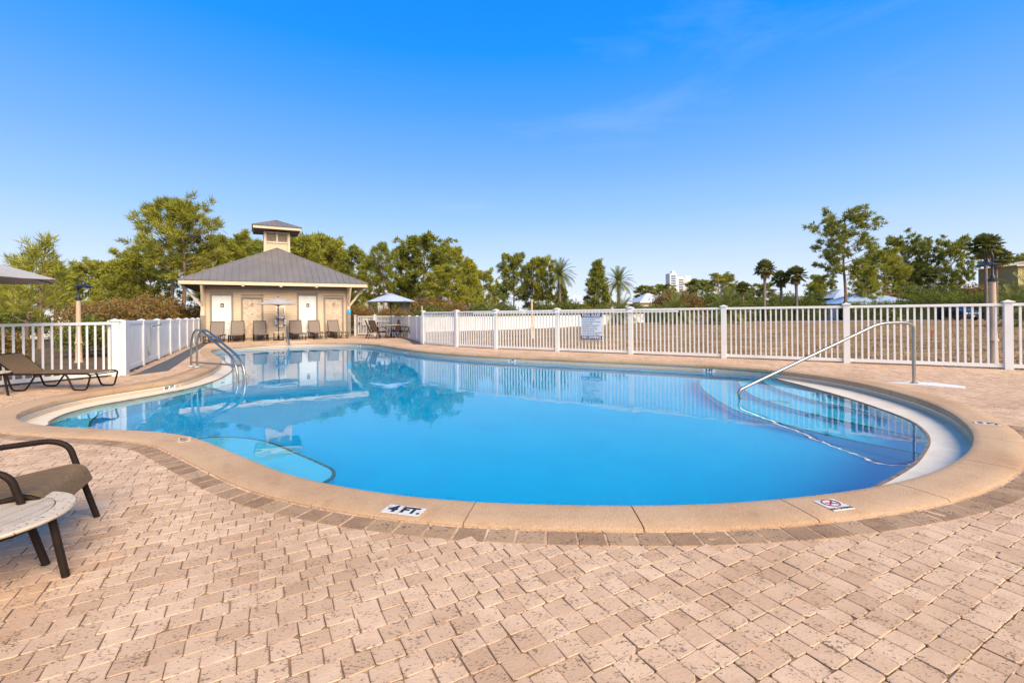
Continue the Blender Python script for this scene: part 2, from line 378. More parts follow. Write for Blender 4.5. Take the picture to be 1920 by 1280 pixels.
cx = np.array([c[0] for c in cands]); cyy = np.array([c[1] for c in cands])
def inside_many(poly, X, Y):
    res = np.zeros(len(X), bool); n = len(poly)
    for i in range(n):
        x1, y1 = poly[i]; x2, y2 = poly[(i + 1) % n]
        if y1 == y2: continue
        c = (y1 > Y) != (y2 > Y); xi = (x2 - x1) * (Y - y1) / (y2 - y1) + x1
        res ^= c & (X < xi)
    return res
keep = inside_many(deck_np, cx, cyy) & ~inside_many(off(.24), cx, cyy)
cands = [c for c, k in zip(cands, keep) if k]
hidden = inside_many(off(.44), np.array([c[0] for c in cands]), np.array([c[1] for c in cands]))
cands = [(c, h) for c, h in zip(cands, hidden)]
cands.sort(key=lambda ch: (ch[0][0] ** 2 + ch[0][1] ** 2))
nvar = 26
for i in range(nvar):
    vs, fs = paver_shape(prand, .1, 0.0992); m = MB(); m.add(vs, fs); me_ = m.mesh('paver', M_pav); me_.materials.append(M_joint); me_.polygons.foreach_set('material_index', [0] + [1] * 8 + [0] * 8); pav_var.append(me_)
cnt = 0; rest_v = []; rest_f = []
for (x, y, w), hid in cands:
    inview = abs(x) < 1.13 * y + .02 and y > 1.5
    rz = R(28.5) + prand.gauss(0, .018)
    if inview and not hid and cnt < 300:
        o = link('paver', pav_var[prand.randrange(nvar)], deck, (x, y, prand.uniform(-.0015, .002)), rz); o.scale.x = (w - .0005) / .1; cnt += 1
    else:
        vs, fs = paver_shape(prand, w - .0005, 0.0992); ca, sa = math.cos(rz), math.sin(rz); dz = prand.uniform(-.0015, .002); o_ = len(rest_v)
        rest_v += [(x + a * ca - b * sa, y + a * sa + b * ca, c + dz) for a, b, c in vs]; rest_f += [tuple(i + o_ for i in f) for f in fs]
m = MB(); m.v = rest_v; m.f = rest_f
po = tag(m.build('pavers', M_pav, deck), kind='stuff'); po.data.materials.append(M_joint); po.data.polygons.foreach_set('material_index', ([0] + [1] * 8 + [0] * 8) * (len(rest_f) // 17))

# ------------------------------------------------------------------ pool shell, coping, tiles, steps, water
def ring_faces(n, k):
    return [(a * n + i, a * n + (i + 1) % n, (a + 1) * n + (i + 1) % n, (a + 1) * n + i) for a in range(k - 1) for i in range(n)]
wall = off(.03); WN = NP
mb = MB()
vs = [(x, y, z) for z in (-.02, -1.3) for x, y in wall]
fs = [(i + WN, (i + 1) % WN + WN, (i + 1) % WN, i)[::-1] for i in range(WN)]
fs = [f[::-1] for f in fs]
mb.add(vs, fs)
sub = [tuple(p) for p in wall[::2]]
fl = MB(); tr = tessellate_polygon([[V(x, y, 0) for x, y in sub]])
for a, b, c in tr:
    if (sub[b][0] - sub[a][0]) * (sub[c][1] - sub[a][1]) - (sub[c][0] - sub[a][0]) * (sub[b][1] - sub[a][1]) < 0: a, c = c, a
    fl.f.append((a, b, c))
fl.v = [(x, y, -1.3) for x, y in sub]; mb.add(fl.v, fl.f)
basin = mb.build('pool_basin', M_plas); tag(basin, kind='structure')
def arc_idx(x, y): return int(np.argmin((PL[:, 0] - x) ** 2 + (PL[:, 1] - y) ** 2))
# coping slabs about 1 m long
i0 = arc_idx(-.21, 2.99); seg_ds = PLEN / NP; per = int(round(1.0 / seg_ds))
nsl = NP // per; cuts = [i0 + int(round(k * NP / nsl)) for k in range(nsl + 1)]
prof = [(.03, -.075), (-.004, -.07), (-.012, -.05), (-.012, -.015), (-.004, .006), (.02, .016), (.06, .019), (.20, .02), (.315, .018), (.332, .008), (.334, -.05)]
for k in range(nsl):
    ids = list(range(cuts[k], cuts[k + 1] + 1)); m = MB(); n = len(prof); vs = []
    for q, i in enumerate(ids):
        p = PL[i % NP].copy(); nn = PN[i % NP]; tt = np.array([-nn[1], nn[0]])
        if q == 0: p = p + tt * .004
        if q == len(ids) - 1: p = p - tt * .004
        vs += [(p[0] + nn[0] * a, p[1] + nn[1] * a, z) for a, z in prof]
    fs = []
    for q in range(len(ids) - 1):
        for a in range(n - 1): fs.append((q * n + a, q * n + a + 1, (q + 1) * n + a + 1, (q + 1) * n + a)[::-1])
    fs.append(tuple(range(n))); fs.append(tuple(range((len(ids) - 1) * n, len(ids) * n))[::-1])
    m.add(vs, fs); m.build('coping_slab', M_cop, basin, smooth=True)
# border course of darker cobbles along the near side and the peninsula
def border_run(ia, ib, o0, o1, step=.155):
    m_ids = []; pos = ia
    k = max(1, int(round(step / seg_ds * 1.0)))
    i = float(ia); stp = step / seg_ds
    while i + stp < ib:
        a, b_ = i, i + stp * prand.uniform(.92, 1.1); i = b_
        def pt(f, o):
            j = int(math.floor(f)) ; t = f - j
            p = (PL[j % NP] + PN[j % NP] * o) * (1 - t) + (PL[(j + 1) % NP] + PN[(j + 1) % NP] * o) * t; return p
        g_ = .0022 / seg_ds
        q = [pt(a + g_, o0), pt(b_ - g_, o0), pt(b_ - g_, o1), pt(a + g_, o1)]
        c = sum(q) / 4; m = MB(); jj = lambda: prand.uniform(-.0012, .0012)
        vs = [(x - c[0], y - c[1], -.03) for x, y in q] + [(x - c[0], y - c[1], -.004) for x, y in q] + [((x - c[0]) * .92, (y - c[1]) * .93, .003 + jj()) for x, y in q]
        fs = [(8, 9, 10, 11)] + [(s + z, s + (z + 1) % 4, s + 4 + (z + 1) % 4, s + 4 + z) for s in (0, 4) for z in range(4)]
        m.add(vs, [f[::-1] for f in fs]); m.build('border_paver', M_bord, deck, loc=(c[0], c[1], 0))
ia = arc_idx(-6.48, 5.9); ib = arc_idx(5.02, 5.06)
# outline runs counter-clockwise: left tip -> near side -> right side
if ib < ia: ib += NP
border_run(ia, ib, .349, .50)
ic = arc_idx(-7.66, 11.78); idd = arc_idx(-6.82, 8.32)
if idd < ic: idd += NP
if idd - ic < NP / 2: border_run(ic, idd, .342, .47)
# waterline tiles
nt_ = 290; ts = NP / nt_
tg = MB()
for k in range(nt_):
    m = MB(); a, b_ = k * ts, (k + 1) * ts - .04
    def pt(f, o):
        j = int(math.floor(f)); t = f - j
        return (PL[j % NP] + PN[j % NP] * o) * (1 - t) + (PL[(j + 1) % NP] + PN[(j + 1) % NP] * o) * t
    p1, p2, p3, p4 = pt(a, .006), pt(b_, .006), pt(b_, .031), pt(a, .031)
    c = (p1 + p2) / 2
    vs = [(p[0] - c[0], p[1] - c[1], z) for z in (-.24, -.094) for p in (p1, p2, p3, p4)]
    m.add(vs, [(4, 5, 6, 7), (0, 1, 5, 4), (1, 2, 6, 5), (3, 0, 4, 7)]); m.build('waterline_tile', M_tile, basin, loc=(c[0], c[1], 0))
q = off(.009); q2 = off(.032)
mg = MB(); mg.add([(x, y, -.24) for x, y in q] + [(x, y, -.078) for x, y in q] + [(x, y, -.078) for x, y in q2], [f[::-1] for f in ring_faces(NP, 3)]); mg.build('grout_band', M_grout, basin)
# right ledge, steps, benches and an added left ledge painting a reflection, each with a trim line on its nosing
def step(line, outer, z, mat, trim=True, tw=.028):
    ln = catmull_open(line)
    poly = ln + outer
    m = MB(); m.prism(poly, -1.29, z, bottom=False); s = m.build('pool_step_and_reflection_ledge', mat, basin)
    if trim:
        t = MB(); n = len(ln); vs = []
        for i, p in enumerate(ln):
            a = np.array(ln[min(i + 1, n - 1)]) - np.array(ln[max(i - 1, 0)]); a /= np.linalg.norm(a); nn = np.array([-a[1], a[0]])
            for o_, dz in ((-tw / 2, .004), (tw / 2, .004), (tw / 2, -.03), (-tw / 2, -.03)): vs.append((p[0] + nn[0] * o_, p[1] + nn[1] * o_, z + dz))
        fs = [(i * 4 + a, i * 4 + (a + 1) % 4, i * 4 + 4 + (a + 1) % 4, i * 4 + 4 + a) for i in range(n - 1) for a in range(4)]
        t.add(vs, fs); t.build('trim_tile_line', M_trim, s)
def catmull_open(P, sub=5):
    P = [P[0]] + list(P) + [P[-1]]; out = []
    for i in range(1, len(P) - 2):
        p0, p1, p2, p3 = [np.array(P[i + k]) for k in (-1, 0, 1, 2)]
        for j in range(sub):
            t = j / sub; out.append(tuple(.5 * (2 * p1 + (p2 - p0) * t + (2 * p0 - 5 * p1 + 4 * p2 - p3) * t * t + (3 * p1 - p0 - 3 * p2 + p3) * t ** 3)))
    out.append(tuple(P[-1])); return out
M_step = M('pale_blue_step_plaster', (.37, .70, .92), (.34, .67, .91), scale=2, rough=.55)
rim_r = [(2.55, 2.95), (4.3, 3.5), (5.6, 4.6), (6.2, 6.2), (6.25, 8.3), (5.7, 9.7)]
step([(5.45, 9.35), (5.42, 8.3), (5.36, 7.4), (5.24, 6.6), (5.03, 5.77), (4.72, 5.2), (4.4, 4.8), (4.0, 4.42), (3.62, 4.1), (3.19, 3.8), (2.8, 3.55), (2.5, 3.35)], rim_r, WZ + .004, M_cream)
rim_s = [(5.2, 4.3), (6.2, 6.0), (6.2, 8.6), (5.4, 9.9)]
step([(5.15, 9.4), (5.0, 8.84), (4.88, 8.1), (4.88, 7.37), (4.98, 6.83), (5.1, 6.2), (5.15, 5.8)], [(6.1, 5.8)] + rim_s[1:], -.42, M_step)
step([(4.75, 9.6), (4.45, 8.8), (4.25, 8.0), (4.27, 7.13), (4.45, 6.39), (4.66, 5.81), (4.85, 5.35)], rim_s, -.66, M_step)
step([(4.2, 10.2), (3.85, 9.3), (3.6, 8.11), (3.54, 7.12), (3.72, 6.5), (3.96, 5.94), (4.22, 5.46), (4.6, 4.9)], rim_s, -.92, M_step)
rim_l = [(-10.3, 14.9), (-8.5, 12.85), (-7.45, 10.9), (-7.05, 9.2), (-7.4, 7.5), (-7.1, 6.3), (-6.6, 5.6)]
step([(-6.0, 5.35), (-6.12, 5.95), (-6.29, 6.15), (-6.46, 6.41), (-6.61, 6.76), (-6.67, 7.2), (-6.6, 7.6), (-6.5, 8.0), (-6.42, 8.5), (-6.38, 9.1), (-6.55, 10.0), (-6.82, 10.76), (-7.15, 11.5), (-7.6, 12.3), (-8.2, 13.1), (-9.23, 14.5), (-9.7, 15.0)], rim_l, WZ + .004, M_cream)  # added ledge: cream paints the coping and tile reflection; trim line added too
step([(-5.3, 5.3), (-5.6, 5.95), (-6.0, 6.45), (-6.24, 6.85), (-6.33, 7.3), (-6.25, 7.98), (-6.12, 8.9), (-6.08, 9.87), (-6.23, 10.7), (-6.7, 11.4), (-7.3, 12.1)], [(-7.7, 11.6)] + rim_l[2:], -.46, M_step)
step([(-4.1, 5.0), (-3.75, 5.5), (-3.3, 5.5), (-2.85, 5.3), (-2.35, 4.9), (-1.93, 4.55), (-1.75, 4.38), (-1.68, 4.2), (-1.72, 4.0), (-1.75, 3.6)], [(-1.9, 3.5), (-2.7, 4.05), (-3.4, 4.6)], -.42, M_step, tw=.035)
# main drain seen as a faint ring on the floor
dm = MB(); dm.lathe([(.12, -1.297), (.12, -1.285), (.10, -1.285)], 18, (.95, 5.4, 0)); dm.build('floor_drain', M_plas, basin)
# water body: closed volume, still surface
mw = bpy.data.materials.new('pool_water'); mw.use_nodes = True; nt = mw.node_tree; N = nt.nodes; N.clear()
mo = N.new('ShaderNodeOutputMaterial'); gl = N.new('ShaderNodeBsdfGlass'); gl.inputs['IOR'].default_value = 1.333; gl.inputs['Roughness'].default_value = 0
va = N.new('ShaderNodeVolumeAbsorption'); va.inputs['Color'].default_value = (.03, .955, .99, 1); va.inputs['Density'].default_value = 1.9
ge = N.new('ShaderNodeNewGeometry'); nn = N.new('ShaderNodeTexNoise'); nn.inputs['Scale'].default_value = 1.6; nn.inputs['Detail'].default_value = 3
bp = N.new('ShaderNodeBump'); bp.inputs['Strength'].default_value = .05; bp.inputs['Distance'].default_value = .05
nt.links.new(ge.outputs['Position'], nn.inputs['Vector']); nt.links.new(nn.outputs[0], bp.inputs['Height']); nt.links.new(bp.outputs[0], gl.inputs['Normal'])
nt.links.new(gl.outputs[0], mo.inputs['Surface']); nt.links.new(va.outputs[0], mo.inputs['Volume'])
m = MB(); m.prism([tuple(p) for p in off(.06)[::2]], -1.4, WZ); wo = m.build('pool_water', mw); tag(wo, kind='structure')
# ------------------------------------------------------------------ bathhouse (own frame: x along the front wall, y into depth)
BA = R(30); BL = V(-15.74, 23.13, 0)
BM = Matrix.Translation(BL) @ Matrix.Rotation(BA, 4, 'Z')
def bw(t, o, z=0): return BM @ V(t, -o, z)          # o metres in front of the wall
BW, BD, EZ = 7.03, 6.4, 2.83
bh = thing('bathhouse', 'beige sided bathhouse with grey metal hip roof and cupola behind the pool', 'building', BL, BA)
m = MB(); m.box((BW / 2, BD / 2 + .05, EZ / 2), (BW - .06, BD, EZ)); wall_o = m.build('wall', M_sid, bh)
# lap siding boards on the front, broken by the openings
openings = [(.28, 1.30, 2.43), (1.65, 2.68, 2.28), (4.33, 5.39, 2.46), (5.71, 6.79, 2.30)]
bz = .12; bhgt = .127
while bz < EZ - .02:
    spans = [(0.08, BW - .08)]
    for a, b_, top in openings:
        if bz < top:
            ns = []
            for s0, s1 in spans:
                if b_ <= s0 or a >= s1: ns.append((s0, s1)); continue
                if a > s0: ns.append((s0, a))
                if b_ < s1: ns.append((b_, s1))
            spans = ns
    for s0, s1 in spans:
        if s1 - s0 < .03: continue
        mm = MB(); z1 = min(bz + bhgt, EZ)
        mm.add([(s0, -.046, bz), (s1, -.046, bz), (s1, -.012, z1 + .004), (s0, -.012, z1 + .004), (s0, .05, bz), (s1, .05, bz), (s1, .05, z1 + .004), (s0, .05, z1 + .004)],
               [(0, 1, 2, 3), (4, 5, 1, 0), (3, 2, 6, 7), (1, 5, 6, 2), (4, 0, 3, 7)])
        mm.build('siding_board', M_sid, wall_o)
    bz += bhgt
m = MB(); m.box((BW / 2, -.02, .05), (BW, .06, .14)); m.build('base_board', M_trimg, bh)
m = MB(); m.box((BW / 2, -.035, EZ - .06), (BW, .05, .16)); m.build('frieze_board', M_trimg, bh)
for s in (0.0, BW): m = MB(); m.box((s, -.02, EZ / 2), (.15, .12, EZ)); m.build('corner_board', M_sid, bh)
def frame(x0, x1, top, w=.085):
    m = MB(); m.box((x0 + w / 2, -.045, top / 2), (w, .07, top)); m.box((x1 - w / 2, -.045, top / 2), (w, .07, top)); m.box(((x0 + x1) / 2, -.046, top - w / 2), (x1 - x0 - 2 * w, .068, w)); return m
def door(x0, x1, top, lab):
    f = frame(x0, x1, top).build('door_frame', M_trimg, bh)
    a, b_, tz = x0 + .085, x1 - .085, top - .085; w = b_ - a
    m = MB(); m.box(((a + b_) / 2, -.02, tz / 2 + .02), (w, .05, tz - .04)); d = m.build('door', M_door, bh); d['label'] = lab
    n = 5
    for i in range(n):
        pm = MB(); cxp = a + .07 + (w - .14) * (i + .5) / n; pm.cbox((0, 0, 0), ((w - .14) / n - .022, tz - .9, .02), .006)
        o = pm.build('door_plank', M_door, d, loc=(cxp, -.046, tz * .5 + .12), rz=0); o.rotation_euler = (R(90), 0, 0)
    pm = MB(); pm.cbox((0, 0, 0), (w - .14, .28, .012), .004); o = pm.build('kick_panel', M_door, d, loc=((a + b_) / 2, -.046, .24)); o.rotation_euler = (R(90), 0, 0)
    k = MB(); k.lathe([(0, -.0), (.028, 0), (.028, .02), (.012, .025), (.012, .05)], 10); k.tube([(0, 0, .05), (-.1, 0, .05)], .011, 6)
    o = k.build('door_handle', M_steel, d, loc=(b_ - .09, -.045, .92)); o.rotation_euler = (R(90), 0, 0)
    k = MB(); k.lathe([(0, 0), (.026, 0), (.026, .015), (0, .018)], 10); o = k.build('deadbolt', M_steel, d, loc=(b_ - .09, -.045, 1.06)); o.rotation_euler = (R(90), 0, 0)
    s = MB(); s.box((0, 0, 0), (.15, .012, .19)); sg = s.build('restroom_sign', M_ink, d, loc=((a + b_) / 2 + .02, -.058, 1.84))
    pic = MB(); pic.lathe([(.001, -.0), (.017, 0), (.017, .003), (.001, .003)], 10, (-.02, .055, 0)); pic.prism([(-.045, .03), (.005, .03), (.02, -.065), (-.06, -.065)], 0, .003)
    pic.prism([(.03, .05), (.055, .05), (.055, -.06), (.03, -.06)], 0, .003)
    o = link('pictogram', pic.mesh('p', M_grout), d, ((a + b_) / 2 + .02, -.0645, 1.84), rot=(R(90), 0, 0)).scale = (.62, .62, 1)
    for q in (.2, .42):
        k = MB(); k.box((a + w * q, -.048, tz - .05), (.022, .012, .03)); k.build('door_clip', M_steel, d)
door(*openings[0], 'white plank door by the left corner'); door(*openings[2], 'white plank door right of the umbrella')
def shower(x0, x1, top):
    f = frame(x0, x1, top).build('shower_frame', M_trimg, bh)
    a, b_, tz = x0 + .085, x1 - .085, top - .085
    m = MB(); m.box(((a + b_) / 2, .0, tz / 2), (b_ - a, .02, tz)); bk = m.build('shower_panel', M_joint, bh)
    # herringbone pieces clipped to the panel
    L_, W_ = .21, .105; rect = [(a, .1), (b_, .1), (b_, tz), (a, tz)]; tm = MB(); c45 = math.sqrt(.5)
    for i in range(-22, 40):
        for j in range(-22, 40):
            for kind in (0, 1):
                ux, uy = (i + 2 * j) * W_, (2 * j - i) * W_
                if kind: bx0, by0, w_, h_ = ux, uy, L_, W_
                else: bx0, by0, w_, h_ = ux + L_, uy, W_, L_
                g_ = .004; pts = [(bx0 + g_, by0 + g_), (bx0 + w_ - g_, by0 + g_), (bx0 + w_ - g_, by0 + h_ - g_), (bx0 + g_, by0 + h_ - g_)]
                pts = [((x - y) * c45 + (a + b_) / 2, (x + y) * c45 + .4) for x, y in pts]
                if max(p[0] for p in pts) < a or min(p[0] for p in pts) > b_ or max(p[1] for p in pts) < .1 or min(p[1] for p in pts) > tz: continue
                pts = clip_poly(pts, rect)
                if len(pts) < 3: continue
                n = len(pts); tm.add([(x, -.016, z) for x, z in pts] + [(x, -.005, z) for x, z in pts], [tuple(range(n))] + [(q_, q_ + n, (q_ + 1) % n + n, (q_ + 1) % n) for q_ in range(n)])
    tag(tm.build('herringbone_tiles', M_hb, bk), kind='stuff')
    xm = (a + b_) / 2
    k = MB(); k.tube(fillet([(xm, -.01, 1.95), (xm, -.1, 1.98), (xm, -.16, 1.92)], .04), .013, 6); k.lathe([(.012, .03), (.05, 0), (.05, -.012), (0, -.012)], 10, (xm, -.165, 1.89)); k.build('shower_head', M_steel, bk)
    k = MB(); k.lathe([(0, 0), (.05, 0), (.045, .012), (.02, .018), (.02, .04), (0, .04)], 10); o = k.build('shower_valve', M_steel, bk, loc=(xm, -.016, 1.42)); o.rotation_euler = (R(90), 0, 0)
    k = MB(); k.tube([(xm + .05, -.01, .45), (xm + .05, -.1, .45), (xm + .05, -.11, .42)], .015, 6); k.build('foot_tap', M_steel, bk)
shower(*openings[1]); shower(*openings[3])
# corner posts with knee braces
for s in (-1, 1):
    x = -.02 if s < 0 else BW + .02
    m = MB(); m.box((x, -.16, .66), (.20, .20, 1.32)); p = m.build('post_sleeve', M_trimg, bh)
    m = MB(); m.box((x, -.16, 1.32 + (EZ - 1.32) / 2 + .02), (.16, .16, EZ - 1.32)); p = m.build('corner_post', M_fasc, bh)
    m = MB(); m.box((x, -.16, 1.42), (.19, .19, .22)); m.build('post_collar', M_fasc, bh)
    m = MB(); m.beam((x, -.16, 1.75), (x + s * .85, -.16, EZ + .02), .10, .11); m.build('knee_brace', M_fasc, bh)
    m = MB(); m.beam((x, -.16, 1.75), (x, -.85, EZ + .02), .10, .11); m.build('knee_brace', M_fasc, bh)
OVH = .92; ex0, ex1, ey0, ey1 = -OVH, BW + OVH, -OVH, BD + OVH
m = MB(); m.box(((ex0 + ex1) / 2, (ey0 + ey1) / 2, EZ + .075), (ex1 - ex0 - .1, ey1 - ey0 - .1, .03)); m.build('soffit', M_sof, bh)
for a, b_, c, d in ((ex0, ey0, ex1, ey0), (ex1, ey0, ex1, ey1), (ex1, ey1, ex0, ey1), (ex0, ey1, ex0, ey0)):
    m = MB(); m.beam((a, b_, EZ + .12), (c, d, EZ + .12), .05, .19); m.build('fascia', M_fasc, bh)
for x in (1.75, 3.5, 5.25): m = MB(); m.box((x, ey0 + .35, EZ + .025), (.12, .75, .1)); m.build('rafter_tail', M_fasc, bh)
# hip roof with raised seams
RZ0 = EZ + .225; RAP = 5.38; xr0 = BW / 2 - .2; xr1 = BW / 2 + .2; yr0 = 3.15
e = .06; A_, B_, C_, D_ = (ex0 - e, ey0 - e, RZ0), (ex1 + e, ey0 - e, RZ0), (ex1 + e, ey1 + e, RZ0), (ex0 - e, ey1 + e, RZ0)
P_, Q_ = (BW / 2, yr0, RAP), (BW / 2, yr0 + .4, RAP)
m = MB(); m.add([A_, B_, C_, D_, P_, Q_], [(0, 1, 4), (1, 2, 5, 4), (2, 3, 5), (3, 0, 4, 5), (3, 2, 1, 0)]); roof = m.build('roof', M_roof, bh)
def seams(p, q, apex, n, rf):
    p, q, ap = Vector(p), Vector(q), Vector(apex); nrm = (q - p).cross(ap - p).normalized(); ts_ = (ap - p).dot(q - p) / (q - p).length_squared
    foot = p + (q - p) * ts_; up = ap - foot
    for i in range(1, n):
        t = i / n; base = p + (q - p) * t; k = t / ts_ if t < ts_ else (1 - t) / (1 - ts_)
        mm = MB(); top = base + up * k
        d = (top - base); q4 = d.to_track_quat('X', 'Z').to_matrix().to_4x4(); x_ = d.normalized(); z_ = nrm; y_ = z_.cross(x_)
        mt = Matrix.Translation((base + top) / 2 + nrm * .016) @ Matrix(((x_.x, y_.x, z_.x, 0), (x_.y, y_.y, z_.y, 0), (x_.z, y_.z, z_.z, 0), (0, 0, 0, 1)))
        mm.box(None, (d.length, .026, .034), m=mt); mm.build('roof_seam', M_roof, rf)
seams(A_, B_, P_, 28, roof); seams(B_, C_, P_, 24, roof); seams(D_, A_, Q_, 24, roof)
m = MB(); m.tube([A_, P_], .04, 6); m.tube([B_, P_], .04, 6); m.tube([C_, Q_], .04, 6); m.tube([D_, Q_], .04, 6); m.tube([P_, Q_], .04, 6); m.build('hip_cap', M_roof, roof)
m = MB(); m.box((.9, 1.3, 3.98), (.07, .07, .3)); m.build('vent_pipe', M_white, roof)
# cupola
CX, CY = BW / 2 + .02, 4.15; CS = 1.42
cu = MB(); cu.box((CX, CY, 5.55), (CS - .1, CS - .1, 1.75)); cup = cu.build('cupola', M_sid, bh)
for sx in (-1, 1):
    for sy in (-1, 1): m = MB(); m.box((CX + sx * (CS / 2 - .06), CY + sy * (CS / 2 - .06), 5.55), (.14, .14, 1.74)); m.build('cupola_post', M_fasc, cup)
m = MB(); m.box((CX, CY - CS / 2 + .03, 5.78), (CS - .28, .06, .1)); m.box((CX, CY - CS / 2 + .03, 6.38), (CS - .28, .06, .1)); m.box((CX, CY - CS / 2 + .03, 6.08), (.09, .06, .5)); m.build('cupola_rail', M_fasc, cup)
for sx in (-1, 1):
    for k in range(6): m = MB(); mt = Matrix.Translation((CX + sx * .3, CY - CS / 2 + .04, 5.88 + k * .085)) @ Matrix.Rotation(R(38), 4, 'X'); m.box(None, (.52, .1, .014), m=mt); m.build('louvre_slat', M_sof, cup)
h2 = 1.26; z0 = 6.5
m = MB(); m.box((CX, CY, z0 + .02), (2 * h2 - .1, 2 * h2 - .1, .03)); m.build('cupola_soffit', M_sof, cup)
m = MB()
for sx, sy, dx, dy in ((0, -1, 1, 0), (0, 1, 1, 0), (-1, 0, 0, 1), (1, 0, 0, 1)):
    m.box((CX + sx * h2, CY + sy * h2, z0 + .08), (2 * h2 + .05 if dx else .05, 2 * h2 - .06 if dy else .05, .17))
m.build('cupola_fascia', M_fasc, cup)
h3 = h2 + .08; cA, cB, cC, cD = [(CX + a * h3, CY + b_ * h3, z0 + .17) for a, b_ in ((-1, -1), (1, -1), (1, 1), (-1, 1))]; cP = (CX, CY, 7.26)
m = MB(); m.add([cA, cB, cC, cD, cP], [(0, 1, 4), (1, 2, 4), (2, 3, 4), (3, 0, 4), (3, 2, 1, 0)]); cr = m.build('cupola_roof', M_roof, cup)
for p, q in ((cA, cB), (cB, cC), (cD, cA)):
    p, q, ap = Vector(p), Vector(q), Vector(cP); mm = MB()
    for i in range(1, 10):
        t = i / 10; base = p + (q - p) * t; k = t * 2 if t < .5 else 2 - 2 * t; top = base + (ap - (p + q) / 2) * k; mm.beam(base + V(0, 0, .02), top + V(0, 0, .02), .024, .03)
    mm.build('cupola_seam', M_roof, cup)
m = MB()
for p in (cA, cB, cC, cD): m.tube([p, cP], .032, 6)
m.build('cupola_hip_cap', M_roof, cup)
# things on the wall
m = MB(); m.box((0, 0, 0), (.46, .04, .53)); nb = thing('notice_board', 'white framed notice board on the wall behind the small umbrella', 'notice board', bw(3.5, .07, 1.53), BA)
m.build('frame', M_white, nb); m = MB(); m.box((0, -.022, 0), (.36, .012, .43)); m.build('panel', M_hb, nb)
for x in (-.14, .14): m = MB(); m.box((x, -.03, 0), (.03, .008, .3)); m.build('poster_edge', M_trimg, nb)
lr = thing('life_ring', 'white life ring with navy bands hanging on the bathhouse wall', 'life ring', bw(3.49, .1, .93), BA)
def ring_arc(a0, a1, r=.062, n=20):
    return MB().tube([(.235 * math.cos(a), 0, .235 * math.sin(a)) for a in np.linspace(a0, a1, n)], r, 10)
MB().tube([(.235 * math.cos(a), 0, .235 * math.sin(a)) for a in np.linspace(0, 2 * math.pi, 36, endpoint=False)], .06, 10, closed=True).build('ring', M_white, lr, smooth=True)
for a in (45, 135, 225, 315): ring_arc(R(a - 9), R(a + 9), .0635, 6).build('band', M_navy, lr, smooth=True)
MB().tube([(.31 * math.cos(a) * (1 + .03 * math.sin(4 * a)), -.01, .31 * math.sin(a) * (1 + .03 * math.sin(4 * a))) for a in np.linspace(0, 2 * math.pi, 40, endpoint=False)], .008, 5, closed=True).build('rope', M_white, lr)
MB().tube([(-.03, 0, -.28), (-.03, .02, -.62)], .008, 5).build('rope_tail', M_white, lr)
bs = thing('small_blue_sign', 'small bright blue sign on the right corner post of the bathhouse', 'sign', bw(BW + .02, .275, 1.46), BA)
m = MB(); m.box((0, 0, 0), (.22, .015, .26)); m.build('plate', M_signt, bs)
m = MB(); m.lathe([(0, 0), (.025, 0), (.025, .004), (0, .004)], 10); o = m.build('emblem', M_white, bs, loc=(.02, -.008, .04)); o.rotation_euler = (R(90), 0, 0)

# ------------------------------------------------------------------ fences
def post_mesh(h, w=.125):
    m = MB(); m.box((0, 0, (h - .05) / 2), (w, w, h - .05)); m.box((0, 0, h - .045), (w + .05, w + .05, .022))
    m.add([(-w / 2 - .02, -w / 2 - .02, h - .034), (w / 2 + .02, -w / 2 - .02, h - .034), (w / 2 + .02, w / 2 + .02, h - .034), (-w / 2 - .02, w / 2 + .02, h - .034), (0, 0, h)], [(0, 1, 4), (1, 2, 4), (2, 3, 4), (3, 0, 4)]); return m.mesh('post', M_white)
def bal_mesh(h0, h1, w=.034): m = MB(); m.box((0, 0, (h0 + h1) / 2), (w, w, h1 - h0)); return m.mesh('baluster', M_white)
def picket_fence(root, pts, h, rail=1.0, spacing=.116, posts=True, z0=0):
    o3 = root.location; pm = post_mesh(h); top = h - .075; bm = bal_mesh(.09, top - .02); loc = lambda x, y: (x - o3.x, y - o3.y, z0)
    for i, p in enumerate(pts):
        d = Vector(pts[min(i + 1, len(pts) - 1)]) - Vector(pts[max(i - 1, 0)]); a = math.atan2(d.y, d.x)
        link('post', pm, root, loc(*p), a)
        if i == len(pts) - 1: break
        q = pts[i + 1]; d = Vector(q) - Vector(p); a = math.atan2(d.y, d.x); Ln = d.length; mid = (Vector(p) + Vector(q)) / 2
        m = MB(); m.cbox((0, 0, top - .025), (Ln - .12, .075, .055), .008); link('top_rail', m.mesh('top_rail', M_white), root, loc(mid.x, mid.y), a)
        m = MB(); m.box((0, 0, .075), (Ln - .12, .045, .075)); link('bottom_rail', m.mesh('bottom_rail', M_white), root, loc(mid.x, mid.y), a)
        n = int(round((Ln - .12) / spacing))
        for k in range(1, n):
            f = .06 / Ln + (1 - .12 / Ln) * k / n; w = Vector(p) + d * f; link('baluster', bm, root, loc(w.x, w.y), a)
FS = V(-.59, 16.18, 0); FD = V(.8425, -.539, 0)
fpts = [(-3.78, 19.3), (-2.13, 17.45)] + [tuple((FS + FD * t)[:2]) for t in (.02, 2.463, 4.906, 7.446, 10.1, 12.77, 15.3)]
fr = thing('picket_fence', 'long white picket fence between the pool deck and the dry field', 'fence', (*fpts[0], 0))
picket_fence(fr, fpts, 1.43)
lpts = [(-13.5, 2.4), (-12.14, 4.42), (-10.8, 6.4), (-9.55, 8.25), (-8.55, 9.75)]
fl_ = thing('picket_fence', 'short white picket fence behind the brown chaise on the left', 'fence', (*lpts[0], 0)); picket_fence(fl_, lpts, 1.235, spacing=.125)
